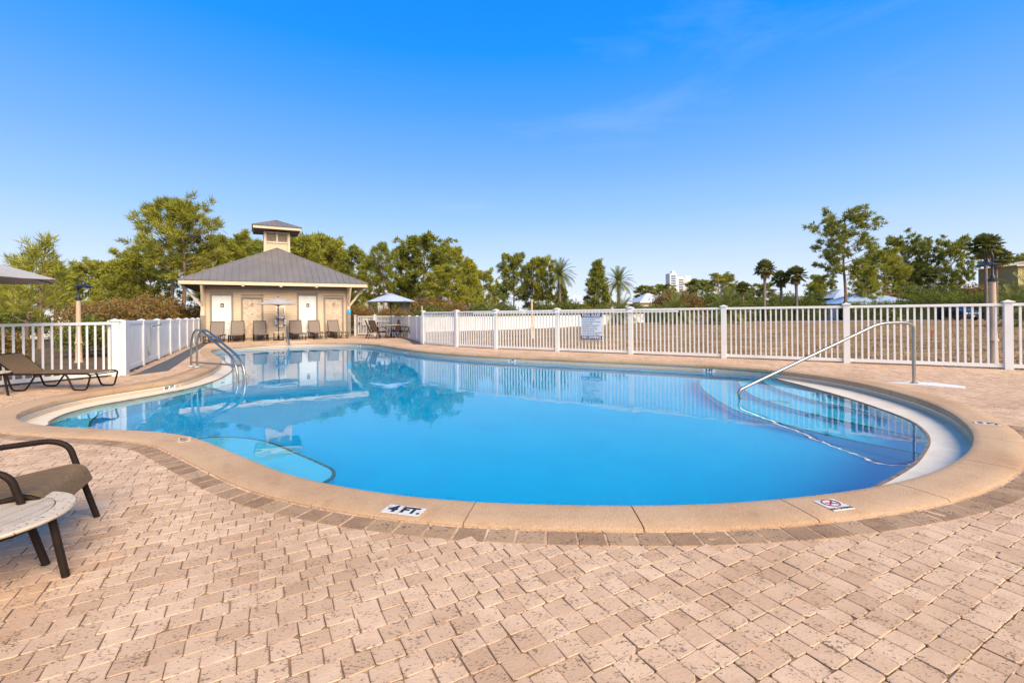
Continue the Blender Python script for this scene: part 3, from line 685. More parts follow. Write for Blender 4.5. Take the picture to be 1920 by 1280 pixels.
def panel_fence(root, pts, h, z0=0, ribs=7):
    o3 = root.location; pm = post_mesh(h + .02, .12)
    for i, p in enumerate(pts):
        d = Vector(pts[min(i + 1, len(pts) - 1)]) - Vector(pts[max(i - 1, 0)]); link('post', pm, root, (p[0] - o3.x, p[1] - o3.y, z0), math.atan2(d.y, d.x))
        if i == len(pts) - 1: break
        q = pts[i + 1]; d = Vector(q) - Vector(p); a = math.atan2(d.y, d.x); Ln = d.length; mid = (Vector(p) + Vector(q)) / 2; lo = (mid.x - o3.x, mid.y - o3.y, z0)
        m = MB(); m.cbox((0, 0, h - .06), (Ln - .1, .07, .08), .01); link('top_rail', m.mesh('r', M_white), root, lo, a)
        m = MB(); m.box((0, 0, .08), (Ln - .1, .06, .1)); link('bottom_rail', m.mesh('r', M_white), root, lo, a)
        bw_ = (Ln - .12) / ribs
        pmh = MB().box((0, 0, (h + .03) / 2), (bw_ - .006, .03, h - .2)).mesh('panel_board', M_white)
        for k in range(ribs):
            f = -Ln / 2 + .06 + bw_ * (k + .5); link('panel_board', pmh, root, (lo[0] + math.cos(a) * f, lo[1] + math.sin(a) * f, z0), a)
def lerp(a, b, n): return [(a[0] + (b[0] - a[0]) * i / n, a[1] + (b[1] - a[1]) * i / n) for i in range(n + 1)]
sp = lerp((-8.72, 10.1), (-15.62, 22.55), 7)
ls = thing('privacy_fence', 'solid white privacy fence from the left picket fence to the bathhouse corner', 'fence', (*sp[0], 0)); panel_fence(ls, sp, 1.2, ribs=13)
m = MB(); m.box((-8.62, 9.93, .6), (.34, .30, 1.2), R(-60)); cp = tag(m.build('fence_post', M_white), 'square white corner post where picket and privacy fence meet', 'fence post')
rs = thing('privacy_fence', 'short solid white privacy fence behind the patio table', 'fence', (-7.05, 26.85, 0)); panel_fence(rs, [(-7.05, 26.85), (-6.25, 25.75), (-5.5, 24.3), (-4.6, 22.0), (-3.88, 19.5)], 1.2, ribs=9)
# double gate beside the bathhouse
def gate(a, b, lab):
    d = Vector(b) - Vector(a); an = math.atan2(d.y, d.x); Ln = d.length
    t = thing('gate', lab, 'gate', (*a, 0), an, 'gates beside the bathhouse'); top = 1.2
    for x in (.05, Ln - .05): MB().box((x, 0, top / 2 + .04), (.09, .06, top - .04)).build('stile', M_white, t)
    for z in (.12, .88, 1.17): MB().box((Ln / 2, -.002, z), (Ln - .19, .05, .08)).build('rail', M_white, t)
    n = 9
    for k in range(1, n): MB().box((.09 + (Ln - .18) * k / n, .0, .66), (.036, .034, 1.0)).build('picket', M_white, t)
    MB().box((.16, -.05, .75), (.05, .05, .14)).build('latch', M_black, t)
    return t
g1 = gate((-9.5, 27.9), (-8.35, 27.4), 'white picket gate next to the bathhouse corner post'); gate((-8.2, 27.33), (-7.15, 26.9), 'white picket gate behind the patio chairs')
MB().box((.62, -.04, .85), (.42, .012, .42)).build('notice_plate', M_white, g1)
gp = link('gate_post', post_mesh(1.3), None, (-9.66, 27.95, 0)); tag(gp, 'white post at the bathhouse end of the gates', 'fence post')
gp = link('gate_post', post_mesh(1.3), None, (-8.28, 27.36, 0)); tag(gp, 'white post between the two gates', 'fence post')
# far white fence across the field
ff = [(-6.6, 34.0), (-4.4, 35.0), (-2.2, 36.2), (0, 37.6), (2.2, 39.4), (4.4, 41.6), (6.6, 44.2), (9.0, 47.5), (11.6, 51.0), (14.4, 54.8), (17.2, 58.4), (19.6, 60.6)]
ft = thing('privacy_fence', 'distant low white fence running across the dry field', 'fence', (*ff[0], -.08)); panel_fence(ft, ff, 1.15, ribs=6)
# pole hung on the fence
a_, b_ = FS + FD * -.9, FS + FD * 6.3
nrmf = V(-.539, -.8425, 0)
tag(MB().tube([(a_.x + nrmf.x * .09, a_.y + nrmf.y * .09, 1.268), (b_.x + nrmf.x * .09, b_.y + nrmf.y * .09, 1.262)], .02, 8).build('reach_pole', M_white), 'long white rescue pole hung along the top of the picket fence', 'pole')
# pool rules sign
sa = math.atan2(FD.y, FD.x); spt = FS + FD * 3.68 + nrmf * .075
sg = thing('pool_rules_sign', 'blue and pale pool rules sign fixed to the picket fence', 'sign', (spt.x, spt.y, .83), sa)
MB().box((0, 0, 0), (.70, .012, .80)).build('board', M_signb, sg)
MB().box((0, -.008, .345), (.70, .006, .11)).build('header_band', M_navy, sg)
MB().box((0, -.008, -.345), (.70, .006, .11)).build('footer_band', M_navy, sg)
def put_text(par, txt, size, mat, x, y, z, bold=.0, ax='CENTER', sx=1):
    o = link('lettering', text_mesh(txt, size, mat, .001, bold, ax), par, (x, y, z), rot=(R(90), 0, 0)); o.scale.x = sx; return o
put_text(sg, 'POOL RULES', .115, M_white, 0, -.013, .345, .003, sx=.92); put_text(sg, 'NO DIVING', .115, M_white, 0, -.013, -.345, .003, sx=1.05)
for i, t in enumerate(['NO FOOD, BEVERAGES IN THE POOL', '  OR ON POOL WET DECK', 'NO GLASS OR ANIMALS IN THE POOL', '  OR ON POOL DECK', 'SHOWER BEFORE ENTERING POOL', 'BATHING LOAD:  27  PERSONS', 'POOL HOURS:  8 AM TO 10 PM', 'BATHERS MUST SHOWER', 'DO NOT SWALLOW THE POOL WATER', 'DO NOT USE POOL IF YOU ARE ILL']):
    put_text(sg, t, .036, M_ink, -.31, -.008, .25 - i * .056, .0004, 'LEFT')
# dark strips at the foot of the privacy fences
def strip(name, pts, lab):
    m = MB(); m.prism(pts, -.01, .012); return tag(m.build(name, M_strip), kind='structure')
strip('dark_strip', [(-8.25, 9.75), (-8.45, 10.25), (-10.1, 13.3), (-12.5, 17.5), (-15.2, 22.3), (-14.95, 22.4), (-12.15, 17.6), (-9.65, 13.35), (-8.05, 10.6)], '')
strip('dark_strip', [(-3.72, 18.9), (-3.9, 19.4), (-4.65, 21.9), (-5.6, 24.2), (-6.2, 25.3), (-6.35, 25.1), (-5.75, 23.9), (-4.9, 21.6), (-4.2, 19.2)], '')
# hose and rod on the left privacy fence
hn = V(.875, .485, 0); hb = V(-9.9, 12.25, 0) + hn * .09
hd = V(-.485, .875, 0)
hp = [hb + hd * x + V(0, 0, z) for x, z in ((-.05, .95), (-.22, .75), (-.28, .4), (-.12, .22), (.1, .3), (.16, .6), (.1, .9), (.03, 1.0))]
tag(MB().tube(fillet(hp, .12), .014, 6).build('hose', M('grey_hose', (.33, .31, .28), rough=.5)), 'thin grey hose looped on the white privacy fence', 'hose')
ra = V(-10.0, 12.45, 0) + hn * .1
tag(MB().tube([ra + V(0, 0, 1.0), ra + hd * 1.25 + V(0, 0, 1.04)], .02, 8).build('brush_handle', M_steel), 'short metal rod clipped to the white privacy fence', 'rod')

# ------------------------------------------------------------------ hand rails
M_pad = M('white_pad', (.78, .75, .72), (.7, .67, .63), scale=9, rough=.7)
def rail_pair():
    t = thing('hand_rail', 'pair of bent steel grab rails entering the pool at the left peninsula', 'hand rail', (-7.87, 11.2, 0))
    P = V(-7.87, 11.2, 0)
    for k, (dx, dy) in enumerate(((.125, -.07), (-.125, .08))):
        o_ = V(dx, dy, 0); e = V(1.95, -1.25, 0) + o_
        MB().tube([p for p in fillet([o_, o_ + V(.0, 0, .62), o_ + V(.14, -.08, .93), o_ + V(.42, -.25, .93), e * 1 + V(-.28, .16, .37), e + V(-.06, .02, .1), e + V(0, 0, -.75)], .16)], .024, 10).build('rail', M_steel, t, smooth=True)
        MB().tube([o_ + V(0, 0, .13), e + V(-.1, .05, .17)], .02, 8).build('cross_bar', M_steel, t, smooth=True)
        MB().lathe([(.055, .018), (.055, .03), (.03, .045), (.026, .045)], 14, (o_.x, o_.y, .002)).build('escutcheon', M_white, t, smooth=True)
rail_pair()
t = thing('hand_rail', 'single long steel hand rail beside the steps at the right', 'hand rail', (6.77, 7.65, 0))
rp = [(0, 0, 0), (0, 0, .98), (-.12, -.01, 1.03), (-.62, -.07, 1.03), (-3.15, -.37, -.02), (-3.12, -.37, -.18), (-2.9, -.33, -.32), (-2.3, -.26, -.5), (-2.25, -.26, -.9)]
MB().tube(fillet(rp, .2, 7), .025, 12).build('rail', M_steel, t, smooth=True)
m = MB(); m.lathe([(.055, 0), (.055, .015), (.03, .025)], 14, (0, 0, .003)); m.build('escutcheon', M_steel, t, smooth=True)
pad = MB(); pad.prism([(-.34, .14), (.05, .19), (.4, .04), (.52, -.35), (.34, -.52), (.08, -.28), (-.12, -.06)], -.02, .007); pad.build('base_pad', M_pad, t)
t = thing('hand_rail', 'small steel grab rail on the far pool edge before the umbrella', 'hand rail', (-10.6, 21.3, 0))
for ox, oy in ((0, 0), (-.21, .43)):
    MB().tube(fillet([(ox, oy, 0), (ox, oy, .66), (ox + .04, oy - .05, .78), (ox + .12, oy - .2, .68), (ox + .62, oy - 1.0, -.1), (ox + .64, oy - 1.04, -.6)], .1), .026, 10).build('rail', M_steel, t, smooth=True)
MB().prism([(-.5, .55), (.75, .75), (.85, .15), (-.4, -.05)], -.02, .006).build('base_pad', M_pad, t)

# ------------------------------------------------------------------ depth markers
M_plate = grime(M('worn_marker_tile', (.70, .66, .60), (.62, .58, .52), scale=40, rough=.4), 18, (.72, .62, .5), .55, .7)
def marker(name, lab, x, y, ang, w, d, txts, z=.0215, tilt=None, plate=M_plate):
    t = thing(name, lab, 'depth marker', (x, y, z), ang)
    if tilt: t.rotation_euler = tilt
    MB().cbox((0, 0, .0015), (w, d, .004), .001).build('plate', plate, t)
    for tx, sz, ox, oy, b_ in txts: link('lettering', text_mesh(tx, sz, M_ink, .0006, b_), t, (ox, oy, .0042))
    return t
mk = marker('depth_marker', 'white 4 FT. tile marker on the near coping', -.695, 2.85, R(-16), .26, .115, [('4', .115, -.07, 0, .006), ('FT.', .105, .055, 0, .005)])
MB().box((-.012, 0, .004), (.003, .112, .002)).build('tile_joint', M_joint, mk)
nd = thing('no_diving_marker', 'white NO DIVING tile with crossed out diver on the near coping', 'depth marker', (2.02, 2.865, .0215), R(12))
MB().cbox((0, 0, .0015), (.155, .15, .004), .001).build('plate', M_plate, nd)
link('lettering', text_mesh('NO DIVING', .03, M_ink, .0006, .001), nd, (0, -.056, .0042))
M_red = M('red_print', (.30, .02, .03), rough=.5)
MB().tube([(.052 * math.cos(a), .02 + .048 * math.sin(a), .0045) for a in np.linspace(0, 2 * math.pi, 24, endpoint=False)], .004, 5, closed=True).build('ban_ring', M_red, nd)
MB().beam((-.036, -.013, .005), (.036, .053, .005), .007, .002).build('ban_bar', M_red, nd)
dv = MB(); dv.beam((-.03, .03, .0045), (.02, .012, .0045), .008, .0015); dv.beam((.0, .02, .0045), (.028, .038, .0045), .006, .0015); dv.lathe([(0, 0), (.007, 0), (.007, .0015), (0, .0015)], 10, (.028, .006, .004)); dv.build('diver_symbol', M_ink, nd)
marker('depth_marker', 'white 3 FT tile marker on the right end coping, seen upside down', 5.07, 4.85, R(-128 + 180 - 90), .2, .105, [('3', .1, -.05, 0, .005), ('FT', .095, .045, 0, .005)])
mkp = M('worn_coping_plate', (.62, .44, .28), rough=.7)
marker('depth_marker', 'faded marker set in the coping at the near left bend', -3.3, 4.55, R(125), .2, .11, [('4 FT', .085, 0, 0, .002)], plate=mkp)
marker('depth_marker', 'white tile marker on the coping at the left edge of the picture', -6.35, 5.45, R(170), .2, .105, [('4½ FT', .06, 0, 0, .002)])
marker('depth_marker', 'small tile marker on the coping of the far left bay', -11.35, 16.2, R(-40), .2, .12, [('5 FT', .075, 0, 0, .002)])
def wall_marker(lab, x, y, txts, w=.3, h=.075):
    i = arc_idx(x, y); p = PL[i]; n_ = PN[i]; ang = math.atan2(-n_[0], n_[1]) ; q_ = p + n_ * .0005
    ang = math.atan2(n_[1], n_[0]) - math.pi / 2
    t = thing('depth_marker', lab, 'depth marker', (q_[0], q_[1], -.117), ang)
    MB().box((0, 0, 0), (w, .006, h)).build('plate', M_white, t)
    for tx, sz, ox, b_ in txts: link('lettering', text_mesh(tx, sz, M_ink, .0006, b_), t, (ox, -.0042, 0), rot=(R(90), 0, 0))
wall_marker('white 4½ FT marker on the waterline tile of the left bay', -6.69, 8.85, [('4½ FT', .078, 0, .004)], .27)
wall_marker('white 4 FT marker on the far waterline tile below the picket fence', -.05, 13.2, [('4 FT', .085, 0, .004)], .24, .085)
wall_marker('white 3 FT marker on the far waterline tile below the right fence', 4.55, 10.5, [('3 FT', .088, 0, .005)], .26, .088)
wall_marker('tiny pale marker on the far tile below the white gates', -6.9, 20.45, [('5 FT', .08, 0, .003)], .26)
wall_marker('tiny pale marker on the far tile right of the patio chairs', -3.95, 16.7, [('5 FT', .08, 0, .003)], .26)
# ------------------------------------------------------------------ furniture
def sling_surface(prof, y0, y1, th=.012, sag=.015, ny=6):
    n = len(prof); vs = []; fs = []
    for s in (0, -th):
        for x, z in prof:
            for j in range(ny + 1):
                t = j / ny; vs.append((x, y0 + (y1 - y0) * t, z + s - sag * math.sin(math.pi * t)))
    w = ny + 1; o2 = n * w
    for i in range(n - 1):
        for j in range(ny):
            a = i * w + j; fs.append((a, a + w, a + w + 1, a + 1)[::-1]); fs.append((a + o2, a + w + o2, a + w + 1 + o2, a + 1 + o2))
    for j in range(ny):
        fs.append((j, j + 1, j + 1 + o2, j + o2)); a = (n - 1) * w + j; fs.append((a, a + o2, a + 1 + o2, a + 1))
    for i in range(n - 1):
        a = i * w; fs.append((a, a + o2, a + w + o2, a + w)); a = i * w + ny; fs.append((a, a + w, a + w + o2, a + o2))
    m = MB(); m.add(vs, fs); return m
def chaise(label, loc, rz, back_deg, group=None, back_len=.74, fab=None, scale=1):
    fab = fab or M_sling2
    t = thing('chaise_longue', label, 'chaise longue', loc, rz, group); H = .34; W2 = .31; Lg = 1.55; hx = .0
    for s in (-1, 1):
        y = s * W2
        MB().tube(fillet([(-.55, y, H), (Lg - .03, y, H), (Lg + .03, y, H - .03), (Lg - .05, y, .02), (Lg - .32, y, .02), (Lg - .44, y, H - .05), (Lg - .5, y, H)], .06, 4), .017, 8).build('side_rail', M_brown, t, smooth=True)
        MB().tube(fillet([(.48, y, H), (.36, y, .16), (.26, y, .02), (.0, y, .02), (-.08, y, .2), (-.12, y, H)], .06, 4), .017, 8).build('leg_loop', M_brown, t, smooth=True)
        c, s_ = math.cos(R(back_deg)), math.sin(R(back_deg))
        MB().tube([(hx, y * .93, H + .012), (hx - c * back_len, y * .93, H + .012 + s_ * back_len)], .014, 8).build('back_rail', M_brown, t, smooth=True)
    for x in (-.5, .42, Lg - .02): MB().tube([(x, -W2, H - .03), (x, W2, H - .03)], .012, 6).build('cross_bar', M_brown, t)
    c, s_ = math.cos(R(back_deg)), math.sin(R(back_deg))
    MB().tube([(hx - c * back_len, -W2 * .93, H + .012 + s_ * back_len), (hx - c * back_len, W2 * .93, H + .012 + s_ * back_len)], .014, 8).build('back_top_bar', M_brown, t)
    sling_surface([(x, H + .022 + .006 * math.sin(x * 3)) for x in np.linspace(.01, Lg - .02, 10)], -W2 + .01, W2 - .01).build('seat_sling', fab, t, smooth=True)
    b_ = sling_surface([(hx - c * q, H + .026 + s_ * q) for q in np.linspace(0, back_len - .005, 8)], -W2 * .9, W2 * .9, sag=.012); b_.build('back_sling', fab, t, smooth=True)
    # prop stay behind the backrest
    MB().tube([(hx - c * .42, -.2, H + s_ * .42), (-.4, -.2, H - .02), (-.4, .2, H - .02), (hx - c * .42, .2, H + s_ * .42)], .009, 6).build('prop_stay', M_brown, t)
    t.scale = (scale,) * 3
    return t
labs = ['leftmost taupe chaise, before the left bathhouse door', 'second taupe chaise from the left, before the left shower frame', 'third taupe chaise, just left of the small umbrella', 'taupe chaise just right of the small umbrella', 'fifth taupe chaise, before the right bathhouse door', 'rightmost taupe chaise, nearest the gates']
rot = BA - math.pi / 2
for i, tt in enumerate((.62, 1.49, 2.5, 4.22, 5.17, 6.19)):
    p = bw(tt, 2.0 if i else 2.35)      # foot end
    d = V(math.cos(rot), math.sin(rot), 0); q_ = p - d * 1.5
    a = (-.10, -.03, .02, .03, .08, .12)[i]
    chaise(labs[i], (q_.x, q_.y, 0), rot + a, (70, 72, 68, 70, 66, 64)[i], 'taupe chaises along the bathhouse wall', .70)
chaise('brown sling chaise with half raised back beside the left picket fence', (-8.62, 8.08, 0), R(-.5), 37, fab=M_sling, back_len=.62, scale=.86)
def sling_chair(label, loc, rz, sc_=1.0, group=None, fab=None, arm_h=.62, seat_h=.40, wd_=.56, dp=.50):
    t = thing('sling_chair', label, 'chair', loc, rz, group); fab = fab or M_sling; y2 = wd_ / 2; r_ = .0165
    for s in (-1, 1):
        y = s * y2
        MB().tube(fillet([(dp * .5 + .05, y, 0), (dp * .5 - .08, y, arm_h - .04), (dp * .5 - .16, y, arm_h), (-dp * .42, y, arm_h - .015), (-dp * .62, y, arm_h - .03)], .09, 5), r_, 10).build('arm_and_front_leg', M_brown, t, smooth=True)
        MB().tube(fillet([(-dp * .62, y, arm_h - .03), (-dp * .66, y, seat_h * .8), (-dp * .9, y, 0)], .1, 4), r_, 8).build('rear_leg', M_brown, t, smooth=True)
        yy = s * (y2 - .045)
        MB().tube(fillet([(dp * .52, yy, seat_h - .02), (dp * .40, yy, seat_h + .01), (-dp * .42, yy, seat_h - .05), (-dp * .60, yy, seat_h + .12), (-dp * .95, yy, seat_h + .56)], .07, 5), .014, 8).build('sling_rail', M_brown, t, smooth=True)
    for x, z in ((dp * .36, seat_h - .03), (-dp * .3, seat_h - .07)): MB().tube([(x, -y2, z), (x, y2, z)], .012, 6).build('cross_bar', M_brown, t)
    MB().tube([(-dp * .95, -y2 + .045, seat_h + .56), (-dp * .95, y2 - .045, seat_h + .56)], .014, 6).build('back_top_bar', M_brown, t)
    pf = [(p.x, p.z) for p in fillet([(dp * .60, 0, seat_h - .075), (dp * .53, 0, seat_h + .005), (dp * .40, 0, seat_h + .025), (-dp * .42, 0, seat_h - .035), (-dp * .60, 0, seat_h + .13), (-dp * .95, 0, seat_h + .56)], .1, 6)]
    sling_surface(pf, -y2 + .045, y2 - .045, .008, .012, 8).build('sling', fab, t, smooth=True)
    t.scale = (sc_,) * 3; return t
# near armchair at the left edge, facing right and a little away
mc = (-2.52, 2.57); fa = math.atan2(.24, .54)
sling_chair('brown sling armchair at the left edge beside the round table', (mc[0] - math.cos(fa) * .26, mc[1] - math.sin(fa) * .26, 0), fa, 1.0, arm_h=.505, seat_h=.34, wd_=.60, dp=.46)
def round_table(label, loc, r, h, tiles=True, leg_r=.016, rz=0.0):
    t = thing('side_table', label, 'side table', loc, rz)
    MB().lathe([(0, h - .024), (r - .03, h - .024), (r - .004, h - .017), (r, h - .009), (r - .004, h), (r - .075, h + .001), (r - .075, h - .006), (0, h - .006)], 48).build('table_top', M_rim, t, smooth=True)
    if tiles:
        MB().lathe([(0, h - .0062), (r - .076, h - .0062), (r - .076, h - .0042), (0, h - .0042)], 40).build('grout_bed', M_brown, t)
        circ = [((r - .08) * math.cos(a), (r - .08) * math.sin(a)) for a in np.linspace(0, 2 * math.pi, 40, endpoint=False)]
        sz = .098
        for i in range(-5, 5):
            for j in range(-5, 5):
                g_ = .0045; sq = [(i * sz + g_, j * sz + g_), ((i + 1) * sz - g_, j * sz + g_), ((i + 1) * sz - g_, (j + 1) * sz - g_), (i * sz + g_, (j + 1) * sz - g_)]
                pl = clip_poly(sq, circ)
                if len(pl) < 3: continue
                ar = abs(sum(pl[k][0] * pl[(k + 1) % len(pl)][1] - pl[(k + 1) % len(pl)][0] * pl[k][1] for k in range(len(pl)))) / 2
                if ar < 2e-4: continue
                MB().prism(pl, h - .005, h + .0008, bottom=False).build('mosaic_tile', M_stone_t, t)
    for a in (17, 137, 257):
        c, s = math.cos(R(a)), math.sin(R(a)); MB().tube([(c * (r - .06), s * (r - .06), h - .023), (c * (r - .005), s * (r - .005), 0)], leg_r, 10).build('leg', M_brown, t, smooth=True)
    MB().tube([((r - .1) * math.cos(a), (r - .1) * math.sin(a), h - .05) for a in np.linspace(0, 2 * math.pi, 24, endpoint=False)], .011, 6, closed=True).build('apron_ring', M_brown, t, smooth=True)
    return t
M_rim = M('chipped_cream_rim', (.58, .47, .345), (.14, .10, .07), scale=60, rough=.6, detail=3)
_n = [n for n in M_rim.node_tree.nodes if n.type == 'MAP_RANGE'][0]; _n.inputs['From Min'].default_value = .58; _n.inputs['From Max'].default_value = .66
round_table('round cream mosaic side table with chipped rim in front of the armchair', (-2.49, 2.10, 0), .335, .325)
round_table('small round cream table at the left edge by the brown chaise', (-8.46, 7.32, 0), .25, .39, tiles=False)
def umbrella(label, loc, r, zr, zt, fab, pole_r=.02, rz=.2, base=True, n=8):
    t = thing('patio_umbrella', label, 'umbrella', loc, rz)
    MB().tube([(0, 0, .0), (0, 0, zt + .02)], pole_r, 8).build('pole', M_brown, t)
    MB().lathe([(0, 0), (.012, 0), (.03, .02), (.02, .05), (.006, .1), (0, .1)], 10, (0, 0, zt)).build('finial', M_brown, t)
    pts = []
    for k in range(n):
        a0 = 2 * math.pi * k / n; a1 = 2 * math.pi * (k + 1) / n; m = MB(); g = 7; vs = []; idx = {}
        for i in range(g + 1):
            f = .06 + .94 * i / g; zz = zt - (zt - zr) * (f ** 1.12)
            for j in range(5):
                u = j / 4; x = f * r * ((1 - u) * math.cos(a0) + u * math.cos(a1)); y = f * r * ((1 - u) * math.sin(a0) + u * math.sin(a1)); sag = .10 * f * math.sin(math.pi * u) * .35 * (zt - zr)
                idx[i, j] = len(vs); vs.append((x, y, zz - sag + (.0 if i < g else 0)))
        top = len(vs); vs += [(x, y, z - .006) for x, y, z in vs[:top]]
        fs = []
        for i in range(g):
            for j in range(4):
                a, b_, c, d = idx[i, j], idx[i + 1, j], idx[i + 1, j + 1], idx[i, j + 1]; fs.append((a, b_, c, d)); fs.append((d + top, c + top, b_ + top, a + top))
        for j in range(4): a, b_ = idx[g, j], idx[g, j + 1]; fs.append((a, a + top, b_ + top, b_))
        # valance lip
        m.add(vs, fs); m.build('canopy_panel', fab, t, smooth=True)
        MB().tube([(0, 0, zt - .05), (r * .98 * math.cos(a0), r * .98 * math.sin(a0), zr - .012)], .008, 5).build('rib', M_brown, t)
        MB().tube([(0, 0, zr - (zt - zr) * .35), (r * .5 * math.cos(a0), r * .5 * math.sin(a0), zr + (zt - zr) * .45)], .007, 5).build('strut', M_brown, t)
    MB().lathe([(0, zt + .012), (.24 * r, zt - (zt - zr) * .16), (.235 * r, zt - (zt - zr) * .16 - .008), (0, zt)], n).build('vent_cap', fab, t)
    if base: MB().lathe([(0, .07), (.03, .07), (.03, .25), (.05, .25), (.05, .06), (.24, .05), (.25, 0), (0, 0)][::-1], 20).build('base', M_brown, t, smooth=True)
    return t
up = bw(3.32, 1.6)
umbrella('small open grey umbrella in front of the bathhouse wall', up, 1.02, 1.86, 2.2, M_grey)
ut = thing('side_table', 'low table with dark tube legs around the small umbrella pole', 'side table', up, BA)
MB().cbox((0, 0, .415), (.46, .46, .03), .008).build('table_top', M_stone_t, ut)
for s in (-1, 1): MB().tube(fillet([(s * .21, -.21, 0), (s * .21, -.21, .38), (s * .21, .21, .38), (s * .21, .21, 0)], .05), .014, 6).build('leg_loop', M_brown, ut)
PT = V(-6.6, 24.7, 0)
umbrella('open pale blue umbrella over the patio table and chairs', PT, 1.34, 1.98, 2.42, M_blue, rz=.05)
pt_ = thing('patio_table', 'round cream patio table under the pale blue umbrella', 'table', PT)
MB().lathe([(.04, .69), (.5, .69), (.53, .70), (.53, .715), (.5, .725), (.04, .725)], 32).build('table_top', M_stone_t, pt_, smooth=True)
for a in range(4):
    c, s = math.cos(R(45 + 90 * a)), math.sin(R(45 + 90 * a)); MB().tube([(c * .35, s * .35, .69), (c * .22, s * .22, .35), (c * .4, s * .4, 0)], .016, 6).build('leg', M_brown, pt_)
for a, lab in ((192, 'sling patio chair on the left of the patio table'), (238, 'sling patio chair at the front left of the patio table'), (78, 'sling patio chair behind the patio table'), (-12, 'sling patio chair on the right of the patio table')):
    c, s = math.cos(R(a)), math.sin(R(a)); sling_chair(lab, (PT.x + c * .86, PT.y + s * .86, 0), R(a + 180), 1.0, 'patio chairs around the table')
umbrella('large grey market umbrella cut by the left picture edge', (-9.35, 7.25, 0), 1.56, 1.93, 2.42, M_grey, pole_r=.024, rz=R(24))

# ------------------------------------------------------------------ lamp posts
def lamp(label, loc, rz=0, h=2.62):
    t = thing('lamp_post', label, 'lamp post', loc, rz, 'gooseneck lamp posts'); ph = h - .72
    MB().lathe([(.11, 0), (.11, .04), (.085, .08), (.08, .55), (.098, .57), (.098, .61), (.078, .64), (.066, .9), (.055, ph), (0, ph)], 12).build('post', M_tan, t, smooth=True)
    MB().lathe([(.085, ph - .03), (.088, ph + .03), (.05, ph + .05), (.04, ph + .11), (.025, ph + .13), (.022, ph + .36), (0, ph + .36)], 12).build('fitter', M_black, t, smooth=True)
    MB().tube(fillet([(0, 0, ph + .3), (-.03, 0, ph + .58), (.06, 0, ph + .72), (.16, 0, ph + .62), (.16, 0, ph + .48)], .1, 5), .013, 7).build('gooseneck', M_black, t, smooth=True)
    MB().lathe([(0, .16), (.03, .16), (.045, .12), (.06, .08), (.10, .065), (.235, .0), (.23, -.008), (.1, .05), (.05, .06), (0, .06)], 20, (.16, 0, ph + .36)).build('shade', M_black, t, smooth=True)
    MB().lathe([(0, -.03), (.04, -.015), (.05, .02), (.04, .05), (0, .05)], 12, (.16, 0, ph + .37)).build('lamp_glass', M_lens, t, smooth=True)
lamp('lamp post behind the left picket fence', (-12.95, 13.54, -.08), 0)
lamp('lamp post behind the fence at the far right', (11.33, 10.68, -.08), R(75), 2.72)
lamp('lamp post beyond the left privacy fence near the bathhouse', (-25.9, 34, -.08), 0, 2.8)
lamp('lamp post in the shrubs behind the patio umbrella', (-7.15, 36, -.08), R(180), 2.8)
lamp('lamp post beyond the fence before the pine cluster', (1.05, 24, -.08), R(180), 2.85)

# ------------------------------------------------------------------ roads, banks
M_road = M('pale_asphalt', (.30, .27, .25), (.25, .22, .2), scale=2, rough=.9)
m = MB(); m.add([(14, 52.5, -.06), (140, 49, -.06), (140, 56.5, -.06), (20, 57.5, -.06)], [(0, 1, 2, 3)]); tag(m.build('road', M_road), kind='structure')
M_mulch = M('red_mulch', (.16, .06, .035), (.1, .04, .025), scale=6, rough=.95, bump=.6, bscale=20, dist=.05)
m = MB(); m.add([(24, 57.6, -.055), (140, 56.6, -.055), (140, 64, -.055), (26, 64, -.055)], [(0, 1, 2, 3)]); tag(m.build('mulch_bed', M_mulch), kind='structure')
M_earth = M('leaf_litter', (.10, .06, .033), (.16, .10, .05), scale=2, rough=.95, bump=.7, bscale=12, dist=.06)
m = MB(); m.add([(-70, 4, -.07), (-13.8, 2.3, -.07), (-8.7, 10.0, -.07), (-16, 23.2, -.07), (-17, 34, -.07), (-8, 33, -.07), (2, 46, -.07), (0, 110, -.07), (-100, 110, -.07)], [tuple(range(9))]); tag(m.build('litter_ground', M_earth), kind='structure')
M_sand = M('white_sand', (.72, .62, .50), (.62, .52, .40), scale=1.5, rough=.95, bump=.4, bscale=6, dist=.1)
def mound(name, x, y, rx, ry, h, mat):
    n, k = 24, 8; vs = [(0, 0, h)]; fs = []
    for i in range(1, k + 1):
        for j in range(n):
            a = 2 * math.pi * j / n; f = i / k; w = 1 + .12 * math.sin(3 * a + x) + .08 * math.sin(7 * a)
            vs.append((rx * f * w * math.cos(a), ry * f * w * math.sin(a), h * (math.cos(math.pi * f) + 1) / 2 - .1 * (i == k)))
    for j in range(n): fs.append((0, 1 + j, 1 + (j + 1) % n))
    for i in range(k - 1):
        for j in range(n): a = 1 + i * n; fs.append((a + j, a + n + j, a + n + (j + 1) % n, a + (j + 1) % n))
    m = MB(); m.add(vs, fs); o = m.build(name, mat, smooth=True, loc=(x, y, -.08)); return tag(o, kind='structure')
mound('sand_bank', -37, 30, 8, 4, 2.6, M_sand); mound('sand_bank', -36.5, 38, 6, 4, 1.7, M_sand)

